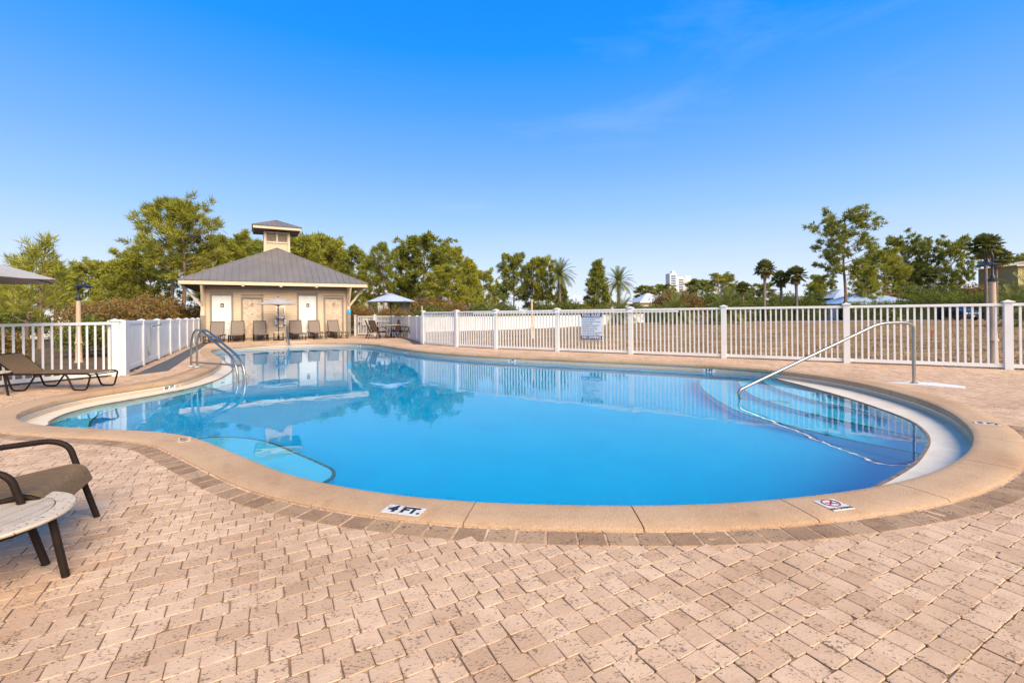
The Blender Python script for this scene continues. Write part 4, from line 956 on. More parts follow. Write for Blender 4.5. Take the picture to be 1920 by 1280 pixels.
# ------------------------------------------------------------------ vegetation
nr = np.random.default_rng(5)
def leafmat(name, a, b_, c, trans=.3): return M(name, a, b_, scale=.8, rough=.65, isl=True, c3=c, spec=.25, trans=trans)
M_pineA = leafmat('pine_needles_warm', (.34, .335, .038), (.17, .20, .032), (.50, .45, .06))
M_pineB = leafmat('pine_needles_deep', (.23, .255, .042), (.12, .155, .032), (.40, .38, .055))
M_oak = leafmat('evergreen_leaves', (.15, .17, .035), (.09, .12, .03), (.25, .25, .05))
M_hedge = leafmat('hedge_leaves', (.16, .20, .03), (.08, .12, .02), (.28, .29, .04))
M_rust = leafmat('rusty_winter_shrub', (.33, .17, .05), (.22, .12, .045), (.26, .21, .06))
M_palm = leafmat('palm_fronds', (.17, .195, .05), (.10, .125, .035), (.29, .29, .075), .25)
M_palmd = leafmat('dry_palm_fronds', (.25, .16, .07), (.2, .12, .05), (.3, .2, .09), .1)
M_bark = M('pine_bark', (.27, .17, .105), (.15, .095, .065), scale=3, rough=.9, bump=.7, bscale=14, dist=.03, stretch=((1, 1, .3), (0, 0, 0)))
M_barkg = M('palm_bark', (.24, .19, .15), (.17, .135, .11), scale=5, rough=.9, bump=.7, bscale=10, dist=.03, stretch=((1, 1, 3), (0, 0, 0)))
def tufts(C, D, n, ln, wd_, spread=.9):
    """C centres, D main directions; n thin blades each"""
    C = np.repeat(np.asarray(C), n, 0); D = np.repeat(np.asarray(D), n, 0)
    d = D + nr.normal(0, spread, C.shape); d /= np.linalg.norm(d, axis=1)[:, None] + 1e-9
    s = np.cross(d, nr.normal(0, 1, C.shape)); s /= np.linalg.norm(s, axis=1)[:, None] + 1e-9
    l = ln * nr.uniform(.65, 1.2, (len(C), 1)); w = wd_ * nr.uniform(.7, 1.3, (len(C), 1))
    base = C + nr.normal(0, ln * .12, C.shape); mid = base + d * l * .45
    tip = base + d * l
    v = np.stack([base, mid + s * w, tip, mid - s * w], 1).reshape(-1, 3)
    k = len(C); i = np.arange(k)[:, None] * 4
    return v, np.concatenate([i + np.array([0, 1, 2]), i + np.array([0, 2, 3])], 0)
def merge(parts):
    vs, ts, o = [], [], 0
    for v, t in parts: vs.append(v); ts.append(t + o); o += len(v)
    return np.concatenate(vs), np.concatenate(ts)
def pine(h, rad, cb, style, seed, mat, detail=1.0, blade=.42, bw_=.035):
    """trunk and crown meshes; style: tall, round, conic, young, open"""
    r = random.Random(seed); tr = MB(); lean = (r.uniform(-.03, .03), r.uniform(-.03, .03))
    tp = lambda z: V(lean[0] * z + .1 * math.sin(z * .7 + seed), lean[1] * z + .1 * math.cos(z * .6 + seed), z)
    r0 = .014 * h + .04
    tr.tube([tp(h * k / 8) for k in range(9)], [r0 * (1 - .88 * k / 8) for k in range(9)], 7)
    C, D = [], []
    nb = int({'tall': 30, 'round': 34, 'conic': 46, 'young': 13, 'open': 30}[style] * detail)
    for i in range(nb):
        f = (i + r.random()) / nb; z = h * (cb + (1 - cb) * f * .98)
        if style == 'conic': L_ = rad * (1.02 - f) ** .8 * r.uniform(.7, 1.1); up = .25
        elif style == 'young': L_ = rad * (1.0 - .75 * f) * r.uniform(.6, 1.1); up = .7
        elif style == 'tall': L_ = rad * (math.sin(math.pi * min(1, .18 + f * .86)) ** .7 + .1) * r.uniform(.5, 1.15); up = .25 + .5 * f
        elif style == 'open': L_ = rad * (math.sin(math.pi * (.15 + .75 * f)) ** .6) * r.uniform(.55, 1.15); up = .35 + .2 * f
        else: L_ = rad * math.sqrt(max(.03, 1 - (2 * f * .93 - .78) ** 2 * .62)) * r.uniform(.6, 1.08); up = .2 + .55 * f
        a = i * 2.399 + r.uniform(-.5, .5); o = tp(z); dr = V(math.cos(a), math.sin(a), up * r.uniform(.5, 1.3)).normalized()
        p1 = o + dr * L_ * .5 + V(0, 0, -.04 * L_); p2 = o + dr * L_ + V(0, 0, (.10 if style in ('young', 'tall') else .04) * L_)
        br = max(.014, r0 * .32 * (1 - f * .6)); tr.tube([o, p1, p2], [br, br * .7, br * .3], 4, cap=False)
        ns = {'tall': 2, 'round': 5, 'conic': 4, 'young': 1, 'open': 5}[style]
        ends = [p2]
        for k in range(ns):
            u = r.uniform(.35, .95); q0 = (o.lerp(p1, u * 2) if u < .5 else p1.lerp(p2, u * 2 - 1)); sd = V(r.gauss(0, 1), r.gauss(0, 1), r.gauss(.25, .5)).normalized()
            q1 = q0 + (dr * .6 + sd * .8) * L_ * r.uniform(.16, .36); tr.tube([q0, q1], [br * .4, br * .15], 3, cap=False); ends.append(q1)
        for e_ in ends:
            k = {'tall': 3, 'round': 3, 'conic': 3, 'young': 2, 'open': 3}[style]
            for q in range(k):
                w = e_ + V(r.gauss(0, 1), r.gauss(0, 1), r.gauss(0, .6)) * (.14 if style in ('young', 'tall') else .2)
                C.append(w); D.append((dr.x * .6, dr.y * .6, .55))
    for q in range(5): C.append(tp(h * (.94 + .015 * q))); D.append((0, 0, 1))
    sparse = style in ('tall', 'young'); v, t = tufts(np.array([tuple(c) for c in C]), np.array(D), 20 if sparse else 18, blade * (1.15 if sparse else 1), bw_ * (.8 if sparse else .85), .5 if sparse else .62)
    return tr.mesh('trunk', M_bark, True), tri_mesh('crown', v, t, mat)
def place_tree(name, label, cat, loc, meshes, rz=0, s=1.0, sz=None, group=None, names=('trunk', 'crown')):
    t = thing(name, label, cat, (loc[0], loc[1], -.1), rz, group); t.scale = (s, s, sz or s)
    for nm, me in zip(names, meshes): link(nm, me, t)
    return t
# prototypes of unit kinds (height in metres noted), reused with turns and scales
P = {
 'y0': (pine(4.6, 1.25, .22, 'young', 1, M_pineA, 1.3, .42, .022), 4.6), 'y1': (pine(4.6, 1.15, .2, 'young', 2, M_pineA, 1.4, .40, .022), 4.6),
 't0': (pine(11.4, 3.0, .38, 'tall', 3, M_pineA, 1.6, .58, .035), 11.4), 't1': (pine(11.4, 2.6, .42, 'tall', 4, M_pineB, 1.5, .58, .035), 11.4),
 'r0': (pine(9, 2.9, .30, 'round', 5, M_pineA, 1.1, .50, .05), 9), 'r1': (pine(9, 2.6, .34, 'round', 6, M_pineB, 1.1, .50, .05), 9),
 'r2': (pine(9, 3.3, .26, 'round', 7, M_pineA, 1.2, .50, .05), 9), 'r3': (pine(9, 2.2, .24, 'tall', 8, M_pineA, 1.6, .5, .045), 9),
 'r4': (pine(9, 2.0, .22, 'tall', 18, M_pineB, 1.6, .5, .045), 9),
 'c0': (pine(8, 1.9, .12, 'conic', 9, M_pineB, 1.2, .42, .045), 8), 'c1': (pine(8, 2.1, .15, 'conic', 10, M_pineA, 1.1, .42, .045), 8),
 'o0': (pine(13.3, 3.7, .42, 'open', 12, M_pineB, 1.35, .52, .05), 13.3), 'o1': (pine(11, 4.6, .38, 'round', 13, M_pineB, 1.5, .55, .06), 11),
}
TREES = [
 ('r0', -72, 62, 8.0, 'far pine cut by the left picture edge', 1), ('r2', -45, 40, 4.6, 'low bushy pine behind the sand bank at the left edge', 1.2),
 ('y0', -23.4, 22, 4.5, 'young pine left of the lamp post, second from the left edge', 1), ('y1', -20.7, 20, 4.7, 'tallest young pine with upright tip near the left edge', 1), ('y1', -28.5, 26, 4.6, 'young pine partly behind the left umbrella', 1), ('y0', -30.2, 30, 4.9, 'bushy young pine just left of the left lamp post', 1.2),
 ('r0', -59.4, 60, 7.7, 'far rounded pine behind the left lamp post', 1), ('r2', -58.0, 63, 8.5, 'far broad pine forming the top of the left treeline', 1), ('r0', -53.5, 60, 7.8, 'far rounded pine right of the left lamp post', 1), ('r2', -48.0, 56, 7.0, 'low far pine at the dip of the left treeline', 1),
 ('r1', -66, 66, 7.6, 'far dark pine above the left umbrella', 1), ('r0', -43.2, 50, 6.9, 'small pine at the foot of the tall pine group', 1),
 ('r0', -40.0, 48, 7.4, 'rounded pine on the left flank of the tall pines', 1), ('r2', -36.9, 46, 7.9, 'broad pine beside the tall twin pines', 1), ('t0', -29.0, 40, 11.3, 'tallest tufted pine, left of the bathhouse roof', 1), ('t1', -31.4, 42, 11.8, 'tall dark tufted pine leaning beside the tallest one', 1),
 ('r3', -31.0, 47, 8.7, 'bushy pine between the tall pines and the bathhouse roof', 1), ('r0', -28.1, 44, 8.6, 'pine above the left slope of the bathhouse roof', 1), ('r4', -29.5, 50, 10.0, 'dark pointed pine just left of the cupola', 1), ('r4', -30.4, 55, 10.2, 'dark pine partly hidden behind the cupola', 1),
 ('r2', -29.0, 60, 10.6, 'broad pine directly behind the cupola', 1), ('r2', -24.6, 54, 9.9, 'broad warm green pine right of the cupola', 1), ('r0', -24.0, 58, 10.6, 'rounded pine at the crest right of the cupola', 1), ('r3', -20.7, 54, 10.0, 'bushy pine above the right roof slope', 1), ('r4', -17.6, 50, 8.7, 'dark pine over the right end of the roof', 1),
 ('r3', -14.5, 46, 7.1, 'thin pine just right of the bathhouse eave', .8), ('t1', -12.7, 45, 8.2, 'slender dark pine above the patio umbrella', .75), ('r4', -12.3, 50, 8.5, 'narrow pine between the slender pine and the big round one', .9), ('r1', -9.6, 50, 9.3, 'big round crowned pine right of the patio umbrella', 1.15), ('r2', -7.6, 57, 9.1, 'broad pine behind the big round one', .9), ('c1', -4.6, 48, 6.9, 'pointed warm green pine at the right end of the clump', 1), ('r3', -6.2, 44, 5.9, 'low bushy pine in front of the clump', 1.3), ('r0', -3.7, 60, 6.6, 'rounded pine where the clump falls to the right', .8), ('r1', -2.3, 75, 5.9, 'small far pine left of the gap', .8),
 ('r1', .3, 64, 9.1, 'left pine of the cluster in the middle', .85), ('r4', 3.0, 66, 9.0, 'middle pine of the cluster in the middle', .95), ('r0', 4.6, 62, 8.3, 'right pine of the cluster in the middle', .75), ('c0', 7.0, 64, 5.6, 'short pine under the date palm in the middle', 1), ('c0', 11.4, 60, 8.1, 'dark cone shaped tree left of the single date palm', 1.0),
 ('r1', 47, 140, 9.2, 'far dark tree left of the white tower', 1.3), ('r1', 53, 130, 9.8, 'far dark tree right of the white tower', 1.4), ('r2', 50.7, 110, 9.6, 'far round tree behind the low palms', 1.2), ('r1', 38, 128, 8.2, 'far dark tree below the white tower', 1.5), ('r1', 60, 120, 8.0, 'far dark tree behind the utility pole', 1.5),
 ('o0', 42.6, 58, 13.4, 'tall open crowned pine standing alone on the right', 1), ('r0', 51.5, 66, 7.1, 'small pine right of the tall lone pine', .9), ('r2', 64.0, 78, 10.7, 'bright green pine behind the pale blue roof', 1.0), ('o1', 73.1, 84, 12.9, 'wide flat topped pine on the right skyline', .8), ('o1', 77.0, 86, 9.2, 'low wide pine left of the dome shaped one', .7), ('o1', 77.6, 80, 12.0, 'dome shaped dark pine left of the tall palm', .75), ('r1', 61.4, 90, 7.8, 'dark pine left of the lone pine trunk', 1.1), ('r0', 52.5, 78, 5.5, 'low tree at the foot of the lone pine', 1.1), ('r1', 46.5, 84, 6.0, 'dark tree behind the fan palms', 1.4), ('o1', 106, 95, 11.0, 'pine above the yellow house at the right edge', .7),
]
for i, (k, x, y, h, lab, wx) in enumerate(TREES):
    me, h0 = P[k]; s = h / h0
    place_tree('pine_tree', lab, 'tree', (x, y), me, (i * 1.7) % 6.28, s * wx if wx != 1 else s, s, 'pine trees around the pool grounds')
def leaf_blob(lobes, n, leaf, mat, seed, thick=.35, up=.3):
    g_ = np.random.default_rng(seed); Vs = []
    tot = sum(l[3] * l[4] for l in lobes)
    for cx_, cy_, cz_, rx, rz_ in lobes:
        k = int(n * rx * rz_ / tot); d = g_.normal(0, 1, (k, 3)); d /= np.linalg.norm(d, axis=1)[:, None]; d[:, 2] = np.where(d[:, 2] < -.5, -d[:, 2], d[:, 2])
        f = 1 - thick * g_.random((k, 1)) ** 1.5; bump_ = 1 + .16 * np.sin(d[:, :1] * 7 + seed) * np.cos(d[:, 1:2] * 6) + .1 * g_.normal(0, 1, (k, 1))
        Vs.append(np.c_[cx_ + d[:, 0] * rx * f[:, 0] * bump_[:, 0], cy_ + d[:, 1] * rx * f[:, 0] * bump_[:, 0], cz_ + d[:, 2] * rz_ * f[:, 0] * bump_[:, 0]])
    C = np.concatenate(Vs); C = C[C[:, 2] > .02]
    v, t = tufts(C, np.tile([0, 0, up], (len(C), 1)), 3, leaf, leaf * .22, .9)
    return tri_mesh('foliage', v, t, mat)
def stems(h, n, seed, spread=.5):
    r = random.Random(seed); m = MB()
    for k in range(n): a = r.uniform(0, 6.28); q = r.uniform(.3, 1) * spread; m.tube([(0.05 * math.cos(a), .05 * math.sin(a), 0), (q * .5 * math.cos(a), q * .5 * math.sin(a), h * .5), (q * math.cos(a + .3), q * math.sin(a + .3), h * r.uniform(.75, 1))], [.03, .02, .008], 4)
    return m.mesh('stem', M_bark)
SH = {'rust': [(leaf_blob([(0, 0, 1.0, 1.3, 1.0), (.8, .3, .8, .8, .8), (-.8, -.2, .9, .9, .9)], 3200, .12, M_rust, s, .6), stems(1.9, 14, s, 1.3)) for s in (1, 2, 3)],
      'green': [(leaf_blob([(0, 0, .9, 1.2, .95), (.7, .2, .7, .8, .7), (-.7, 0, .8, .9, .8)], 2600, .13, M_oak, s, .5), stems(1.5, 6, s, 1.0)) for s in (4, 5)],
      'hedge': [(leaf_blob([(0, 0, .9, 1.2, 1.0), (.9, .1, .8, .9, .9), (-.9, 0, .8, .9, .9)], 1900, .15, M_hedge, s), stems(1.5, 6, s, 1.0)) for s in (6, 7)]}
SHR = [('rust', -15.6, 17.5, 1.0, 'rusty shrub just right of the left lamp post'), ('rust', -17.6, 21.5, 1.15, 'rusty shrub behind the left end of the privacy fence'), ('rust', -19.2, 24.5, 1.25, 'tall rusty shrub in the middle of the left thicket'), ('rust', -17.3, 25.8, 1.1, 'rusty shrub beside the bathhouse left wall'), ('rust', -22, 27, 1.2, 'rusty shrub deep in the left thicket'), ('green', -14.4, 15.4, .75, 'low green shrub behind the left lamp post'), ('rust', -13.4, 11.5, .55, 'rusty shrub behind the left picket fence'), ('green', -12.4, 9.6, .6, 'low green shrub behind the brown chaise'), ('rust', -24.5, 31, 1.3, 'far rusty shrub in the left thicket'), ('green', -27, 33, 1.2, 'green shrub at the foot of the tall pines'), ('rust', -30, 36, 1.4, 'rusty shrub under the pine group'), ('green', -19.5, 16, .6, 'green shrub below the young pines'), ('rust', -15.0, 12.7, .5, 'small rusty shrub at the left edge'), ('green', -34, 40, 1.6, 'green thicket under the tall pines'), ('green', -40, 46, 1.7, 'green thicket at the far left'), ('green', -29.5, 25.2, 1.1, 'green shrub at the left picture edge under the umbrella'), ('green', -28, 26, 1.0, 'green shrub by the sand bank'),
       ('rust', -11.2, 33, 1.0, 'rusty shrub behind the white gates'), ('rust', -9.2, 35, .95, 'rusty shrub behind the patio umbrella pole'), ('rust', -13, 36, 1.1, 'rusty shrub right of the bathhouse post'), ('green', -7.0, 38, 1.1, 'green shrub behind the patio table fence'), ('rust', -5.2, 40, 1.2, 'orange brown shrub below the round pine'), ('green', -3.0, 43, 1.3, 'green shrub below the pointed pine'), ('green', -.8, 46, 1.3, 'dark green shrub left of the middle lamp'), ('rust', -8.0, 43, 1.5, 'rusty thicket below the round pine'), ('green', 3.4, 50, 1.4, 'dark shrub under the pine cluster'), ('green', 6.4, 52, 1.5, 'round green shrub under the pine cluster'), ('green', 10.6, 54, 1.2, 'green shrub at the foot of the cone tree'), ('rust', 9.2, 54, 1.0, 'rusty shrub left of the cone tree'), ('rust', 26.5, 75, 2.4, 'bare brown tree mass behind the low palms'), ('rust', 30, 78, 2.2, 'brown shrub mass right of the low palms'), ('green', 34, 80, 2.4, 'dark green mass behind the fan palms'), ('green', 40, 80, 2.6, 'dark green mass behind the fan palm pair'), ('green', 46, 76, 2.3, 'dark green mass left of the lone pine'), ('green', 52, 76, 2.4, 'green mass behind the pale blue roof'),
       ('green', 60, 68, 2.6, 'green shrub mass right of the pale blue roof'), ('rust', 56, 68, 2.0, 'brown shrub over the hedge behind the blue roof'), ('green', 66, 70, 2.7, 'dark shrub mass above the hedge'), ('rust', 70, 68, 2.5, 'brownish shrub mass left of the tall palm'), ('green', 76, 70, 2.7, 'shrub mass behind the tall palm'), ('green', 63, 64, 1.9, 'olive shrub above the right hedge'), ('green', 58, 78, 2.6, 'green thicket on the right skyline'), ('green', 71, 64, 1.9, 'olive shrub behind the parked car')]
for i, (k, x, y, s, lab) in enumerate(SHR):
    a, b_ = SH[k][i % len(SH[k])]
    place_tree('shrub', lab, 'shrub', (x, y), (b_, a), i * 1.1, s, group='shrubs beyond the fences', names=('stem', 'foliage'))
def hedge(lab, a, b_, h, w):
    d = Vector(b_) - Vector(a); Ln = d.length; n = int(Ln / 1.5); lob = [(Ln * (k + .5) / n, .2 * math.sin(k * 2.1), h * .48, w, h * .55 * (1 + .08 * math.sin(k * 3.3))) for k in range(n)]
    t = thing('hedge', lab, 'hedge', (*a, -.08), math.atan2(d.y, d.x)); link('foliage', leaf_blob(lob, int(Ln * 260), .2, M_hedge, len(lab), .3), t)
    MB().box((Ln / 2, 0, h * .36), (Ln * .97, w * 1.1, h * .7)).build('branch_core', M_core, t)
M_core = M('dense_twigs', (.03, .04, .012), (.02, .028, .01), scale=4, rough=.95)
hedge('clipped hedge along the road behind the fan palms', (27, 61.5), (42, 60.5), 2.6, 1.1)
hedge('clipped hedge along the road below the pale blue roof', (43.5, 60), (52, 59.6), 2.4, 1.1)
hedge('taller hedge along the road behind the parked car', (52, 60.5), (68, 59), 3.4, 1.3)
hedge('hedge along the road at the right edge', (69, 59), (86, 58.5), 3.0, 1.3)
hedge('low hedge in front of the white roofed houses', (15.5, 58.5), (22.5, 59), 2.2, 1.0)
# palms
def feather_palm(h, fl, nf, seed, tr_r=.22, mat=None):
    r = random.Random(seed); tr = MB(); pts = [(0.05 * math.sin(z), 0, z) for z in np.linspace(0, h, 7)]
    tr.tube(pts, [tr_r * 1.15] + [tr_r] * 5 + [tr_r * 1.25], 9); Vv, T, o = [], [], 0
    for i in range(nf):
        a = i * 2.399; el = R(80) - (i / nf) * R(115); d = V(math.cos(a), math.sin(a), 0); pt = V(0.05 * math.sin(h), 0, h); dirv = d * math.cos(el) + V(0, 0, math.sin(el)); seg = []
        for k in range(9):
            seg.append(pt.copy()); pt = pt + dirv * fl / 8 * r.uniform(.95, 1.05); dirv = (dirv + V(0, 0, -.11 - .05 * math.cos(el))).normalized()
        for k in range(1, 9):
            tv = (seg[k] - seg[k - 1]).normalized(); sv = tv.cross(V(0, 0, 1)).normalized(); uv = sv.cross(tv); L_ = fl * .24 * math.sin(math.pi * (.12 + .8 * k / 9)) + .05
            for sub in range(3):
                b0 = seg[k - 1].lerp(seg[k], sub / 3)
                for s in (-1, 1):
                    tip = b0 + (sv * s * .8 + tv * .75 + uv * .35).normalized() * L_ + V(0, 0, -.12 * L_); w = tv * .045
                    Vv += [tuple(b0 - w), tuple(b0 + w), tuple(tip)]; T.append((o, o + 1, o + 2)); o += 3
            Vv += [tuple(seg[k - 1] - sv * .02), tuple(seg[k - 1] + sv * .02), tuple(seg[k])]; T.append((o, o + 1, o + 2)); o += 3
    return tr.mesh('trunk', M_barkg, True), tri_mesh('fronds', Vv, T, mat or M_palm)
def fan_palm(h, fr, nf, seed, dead=True):
    r = random.Random(seed); tr = MB(); tr.tube([(.08 * math.sin(z * .6), 0, z) for z in np.linspace(0, h, 7)], [.22, .17, .16, .16, .16, .17, .2], 9); x0 = .08 * math.sin(h * .6); out = []
    for grp, rng in ((0, range(nf)), (1, range(nf, nf + 10 if dead else nf))):
        Vv, T, o = [], [], 0
        for i in rng:
            a = i * 2.399 + r.uniform(-.2, .2); el = R(85) - R(125) * (i / nf) if not grp else R(-55 - r.uniform(0, 25)); d = V(math.cos(a) * math.cos(el), math.sin(a) * math.cos(el), math.sin(el))
            pl = fr * r.uniform(.55, .75); c = V(x0, 0, h) + d * pl; sv = d.cross(V(0, 0, 1)); sv = sv.normalized() if sv.length > .05 else V(1, 0, 0); uv = sv.cross(d).normalized(); bl = fr * r.uniform(.6, .8) * (.7 if grp else 1)
            Vv += [(x0 + sv.x * .02, sv.y * .02, h), (x0 - sv.x * .02, -sv.y * .02, h), tuple(c)]; T.append((o, o + 1, o + 2)); o += 3
            for q in range(17):
                an = R(-125 + 250 * q / 16); rd = d * math.cos(an) + sv * math.sin(an) + uv * .15; tip = c + rd * bl * (1 - .2 * abs(math.sin(an))) + V(0, 0, -.22 * bl * r.uniform(.6, 1.3)); mid = c + rd * bl * .55; w = (sv * math.cos(an) - d * math.sin(an)) * .05 * fr
                Vv += [tuple(c), tuple(mid + w), tuple(tip), tuple(mid - w)]; T += [(o, o + 1, o + 2), (o, o + 2, o + 3)]; o += 4
        if T: out.append(tri_mesh('fronds', Vv, T, M_palmd if grp else M_palm))
    return [tr.mesh('trunk', M_barkg, True)] + out
FP = [fan_palm(6.6, 1.15, 34, 1), fan_palm(5.6, 1.1, 32, 2), fan_palm(8.6, 1.4, 40, 3)]
for lab, x, y, h, k, hh in (('tallest fan palm of the group in the middle right', 33.5, 60, 8.17, 0, 7.9), ('shorter fan palm of the close pair', 36.8, 62, 6.9, 1, 6.8), ('taller fan palm of the close pair', 37.6, 60, 7.3, 1, 6.8), ('small distant fan palm left of the fan palm group', 38.2, 75, 6.3, 1, 6.8), ('tall fan palm behind the lamp post at the far right', 54.4, 52, 9.95, 2, 10.1), ('fan palm rising from the shrubs left of the dome pine', 64.6, 70, 8.0, 1, 6.8), ('second fan palm trunk right behind the tall one', 57.2, 53.5, 8.6, 2, 10.1)):
    place_tree('fan_palm', lab, 'palm', (x, y), FP[k], x, h / hh, group='fan palms along the road', names=('trunk', 'frond_crown', 'dry_skirt'))
DP = [feather_palm(6.9, 2.6, 46, 1), feather_palm(1.1, 2.9, 40, 2, .34), feather_palm(5.6, 2.5, 44, 4)]
for lab, x, y, s, k in (('tall date palm beside the middle pine cluster', 6.25, 59, .92, 0), ('single tall date palm between the white roofs', 14.6, 62, .97, 2), ('squat date palm at the foot of the single tall date palm', 12.0, 50, .9, 1), ('squat date palm in the middle of the low hedge', 18.1, 50, 1.0, 1), ('squat bushy date palm right of the others', 22.7, 48, 1.08, 1), ('squat palm at the right picture edge behind the lamp', 38.5, 33, 1.15, 1), ('low palm under the tall fan palm', 62, 56, 1.15, 1)):
    place_tree('date_palm', lab, 'palm', (x, y), DP[k], x, s, group='date palms in the grounds', names=('trunk', 'fronds'))
# cycad on the verge near the car, dry grass
place_tree('cycad', 'dark cycad on the verge left of the parked car', 'cycad', (42.5, 50.5), feather_palm(.5, 1.1, 26, 8, .2), 0, 1.0, names=('trunk', 'fronds'))
k = 26000; gx = nr.uniform(-6, 46, k); gy = 9.6 + 43 * nr.random(k) ** 1.6
side = (gx + .59) * .539 + (gy - 16.18) * .8425; ok = (side > .3) & (np.abs(gx) < 1.2 * gy)
gx, gy = gx[ok], gy[ok]; sc_ = .05 + gy * .0022
C = np.c_[gx, gy, np.full(len(gx), -.08)]
v, t = tufts(C, np.tile([0, 0, .55], (len(C), 1)), 3, .09, .012, .8)
M_dry = leafmat('dry_grass_blades', (.36, .24, .11), (.26, .16, .075), (.48, .34, .17), .1)
tag(link('dry_grass', tri_mesh('dry_grass', v, t, M_dry)), 'short dry brown grass covering the field', 'grass', kind='stuff')

# ------------------------------------------------------------------ houses, tower, car, small things
M_wroof = M('pale_metal_roof', (.62, .64, .68), (.56, .58, .62), scale=1, rough=.45)
M_wwall = M('cream_house_wall', (.66, .54, .36), (.6, .48, .32), scale=2, rough=.8)
M_whwall = M('white_house_wall', (.74, .71, .66), (.68, .65, .6), scale=2, rough=.8)
M_glass = M('window_glass', (.10, .14, .2), rough=.08, spec=.9)
M_ywall = M('yellow_house_wall', (.55, .42, .20), (.5, .37, .17), scale=2, rough=.8)
M_broof = M('light_blue_metal_roof', (.48, .58, .72), (.42, .52, .66), scale=1, rough=.4)
M_tower = M('white_concrete', (.74, .73, .72), (.7, .69, .68), scale=.1, rough=.8)
def house(lab, x, y, w, d, wall_h, roof_h, rz, wm, rm, ov=.5, nwin=3, storeys=1, zoff=0):
    t = thing('house', lab, 'house', (x, y, -.1 + zoff), R(rz)); MB().box((0, 0, wall_h / 2), (w, d, wall_h)).build('wall', wm, t)
    a, b_ = w / 2 + ov, d / 2 + ov; rl = max(.3, (w - d) / 2 + .2)
    m = MB(); m.add([(-a, -b_, wall_h), (a, -b_, wall_h), (a, b_, wall_h), (-a, b_, wall_h), (-rl, 0, wall_h + roof_h), (rl, 0, wall_h + roof_h)], [(0, 1, 5, 4), (1, 2, 5), (2, 3, 4, 5), (3, 0, 4), (3, 2, 1, 0)]); rf = m.build('roof', rm, t)
    m = MB()
    nn = int(2 * a / .45)
    for k in range(1, nn):
        xx = -a + 2 * a * k / nn
        if abs(xx) <= rl: top = (xx, 0, wall_h + roof_h)
        else: f = (a - abs(xx)) / (a - rl); top = (xx, -b_ * (1 - f), wall_h + roof_h * f)
        m.beam((xx, -b_, wall_h + .02), (top[0], top[1], top[2] + .02), .04, .05)
    m.build('roof_seams', rm, rf)
    MB().box((0, -b_ + .02, wall_h - .08), (2 * a - .02, .06, .18)).build('fascia', M_whwall, t)
    sh = wall_h / storeys
    for s in range(storeys):
        for k in range(nwin):
            xx = -w / 2 + w * (k + .5) / nwin; wn_ = MB().box((xx, -d / 2 - .02, sh * s + sh * .55), (w / nwin * .5, .08, sh * .48)).build('window', M_whwall, t)
            MB().box((xx, -d / 2 - .04, sh * s + sh * .55), (w / nwin * .42, .06, sh * .4)).build('pane', M_glass, wn_)
    return t
house('cream house with pale hip roof left of the cone tree', 12.2, 86, 6.0, 6, 3.1, 1.7, -4, M_wwall, M_wroof)
house('small cream house with pale roof behind the single date palm', 21.0, 96, 6.0, 6, 3.3, 1.5, 4, M_whwall, M_wroof)
house('house with steep pale hip roof left of the tower', 28.2, 94, 5.6, 6, 3.4, 1.9, 8, M_wwall, M_wroof)
house('house with pale roof just right behind the steep hip roof', 34.0, 104, 6, 6, 3.6, 1.8, 5, M_whwall, M_wroof)
house('low house with light blue metal roof behind the right hedge', 52.0, 67, 8.6, 7, 2.3, 1.6, -8, M_whwall, M_broof)
house('small gabled house behind the light blue roof', 54.0, 74, 5, 6, 3.3, 1.5, -10, M_whwall, M_wroof)
house('tall yellow house with large upper windows at the right edge', 86.5, 76, 8.5, 8, 8.3, 1.0, -12, M_ywall, M_wwall, storeys=2, nwin=3)
house('white two storey house with grey roof glimpsed behind the pines', -10.2, 56, 8.0, 6, 3.9, 1.6, 12, M_whwall, M_wroof, storeys=2, nwin=4)
house('grey roofed house glimpsed right beside the bathhouse', -18.5, 62, 7, 6, 4.2, 1.6, 10, M_whwall, M_wroof, nwin=3)
tw = thing('apartment_tower', 'distant white apartment tower above the palms', 'tower', (220, 600, 0))
for x0, w, h in ((-9, 9, 52), (1, 11, 47), (10, 8, 48)): MB().box((x0, 0, h / 2), (w, 16, h)).build('block', M_tower, tw)
MB().box((-7, 0, 53.5), (4, 8, 3)).build('roof_plant', M_tower, tw)
wmesh = MB().box((0, 0, 0), (5.8, .6, 1.6)).mesh('balcony_band', M_glass)
for x0, h in ((-9, 52), (1.0, 47)):
    for k in range(9): link('balcony_band', wmesh, tw, (x0 + .3, -8.1, h - 4 - k * 3.1))
up_ = thing('utility_pole', 'distant wooden utility pole above the palms', 'pole', (41, 90, -.1)); MB().tube([(0, 0, 0), (0, 0, 8.2)], [.16, .12], 8).build('pole', M_bark, up_); MB().box((0, 0, 7.7), (1.6, .12, .12)).build('crossarm', M_bark, up_)
# parked car, nose to the pool
M_paint = M('dark_blue_car_paint', (.012, .016, .03), rough=.18, spec=.8); M_tyre = M('tyre_rubber', (.02, .02, .02), rough=.85); M_chrome = M('chrome_trim', (.6, .6, .6), rough=.2, metal=1)
M_head = M('headlight_glass', (.75, .72, .62), rough=.12)
car = thing('parked_car', 'dark blue SUV parked at the field edge facing the pool', 'car', (52.3, 51.5, -.06), R(-12))
m = MB(); prof_ = [(-.0, .42), (0.02, .95), (.25, 1.06), (1.15, 1.13), (1.75, 1.66), (2.1, 1.74), (3.9, 1.72), (4.5, 1.15), (4.6, .5), (4.5, .36), (.1, .34)]
secs = []
for yy, ins in ((-.92, .10), (-.84, .0), (0, -.02), (.84, 0), (.92, .10)):
    secs.append([(yy * (1 - (.17 if z > 1.2 else .0)), x + (ins if x < 2 else -ins), z - (.06 if ins > .05 and z > 1.2 else 0)) for x, z in prof_])
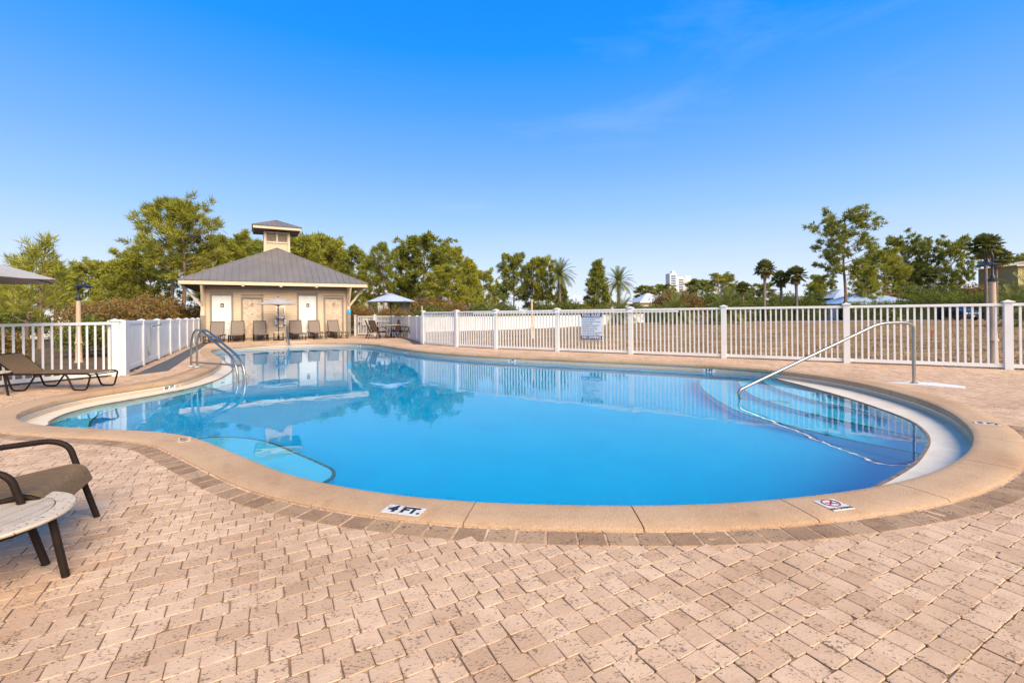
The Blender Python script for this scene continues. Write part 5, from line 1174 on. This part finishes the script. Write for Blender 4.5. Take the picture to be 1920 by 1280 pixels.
n = len(prof_); m.add([p for s in secs for p in s], [(i * n + k, i * n + (k + 1) % n, (i + 1) * n + (k + 1) % n, (i + 1) * n + k) for i in range(4) for k in range(n)] + [tuple(range(n))[::-1], tuple(range(4 * n, 5 * n))]); m.build('body', M_paint, car, smooth=True)
MB().add([(-.66, 1.18, 1.17), (.66, 1.18, 1.17), (.58, 1.72, 1.62), (-.58, 1.72, 1.62)], [(0, 1, 2, 3)]).build('windscreen', M_glass, car)
for s in (-1, 1):
    MB().add([(s * .79, 1.5, 1.2), (s * .79, 4.2, 1.2), (s * .755, 3.8, 1.62), (s * .755, 1.9, 1.62)], [(0, 1, 2, 3)]).build('side_window', M_glass, car)
    MB().cbox((s * .66, -.02, .82), (.34, .08, .17), .02).build('headlight', M_head, car)
    MB().box((s * .98, 1.45, 1.2), (.16, .1, .14)).build('wing_mirror', M_paint, car)
    for yy in (.85, 3.7):
        wl = thing('wheel', None, None); wl.parent = car; wl.location = (s * .84, yy, .36); wl.rotation_euler = (0, R(90), 0)
        MB().lathe([(.22, -.12), (.34, -.12), (.36, -.08), (.36, .08), (.34, .12), (.22, .12)], 20).build('tyre', M_tyre, wl, smooth=True); MB().lathe([(0, -.09), (.22, -.1), (.22, .1), (0, .09)], 14).build('rim', M_chrome, wl, smooth=True)
MB().box((0, -.01, .82), (.8, .07, .14)).build('grille', M_chrome, car); MB().cbox((0, -.05, .52), (1.7, .14, .2), .03).build('bumper', M_paint, car); MB().box((0, -.13, .5), (.32, .02, .12)).build('number_plate', M_white, car)
M_flag = M('red_flag', (.55, .03, .03), rough=.7, trans=.3)
for lab, x, y in (('nearest red survey flag in the field', 17.3, 18.7), ('farthest red survey flag in front of the car', 33, 34), ('red survey flag left of the right lamp post', 27.2, 26)):
    t = thing('survey_flag', lab, 'flag', (x, y, -.08), R(20), 'red survey flags in the field'); MB().tube([(0, 0, 0), (0, 0, .45)], .006, 4).build('stake', M_black, t); MB().prism([(0, 0), (.16, .015), (.16, .02), (0, .006)], .3, .43).build('flag', M_flag, t)
# stray dry needles and leaf bits on the paving
k = 260; lx = nr.uniform(-9, 9, k); ly = 1.6 + 8 * nr.random(k) ** 1.3
okd = inside_many(deck_np, lx, ly) & ~inside_many(off(.5), lx, ly); lx, ly = lx[okd], ly[okd]
C = np.c_[lx, ly, np.full(len(lx), .004)]; v, t = tufts(C, np.c_[nr.normal(0, 1, (len(C), 2)), np.zeros(len(C))], 1, .035, .0028, .02); v[:, 2] = np.clip(v[:, 2], .003, .007)
tag(link('leaf_litter', tri_mesh('leaf_litter', v, t, M_rust)), 'scattered dry needles and leaf bits on the paving', 'litter', kind='stuff')
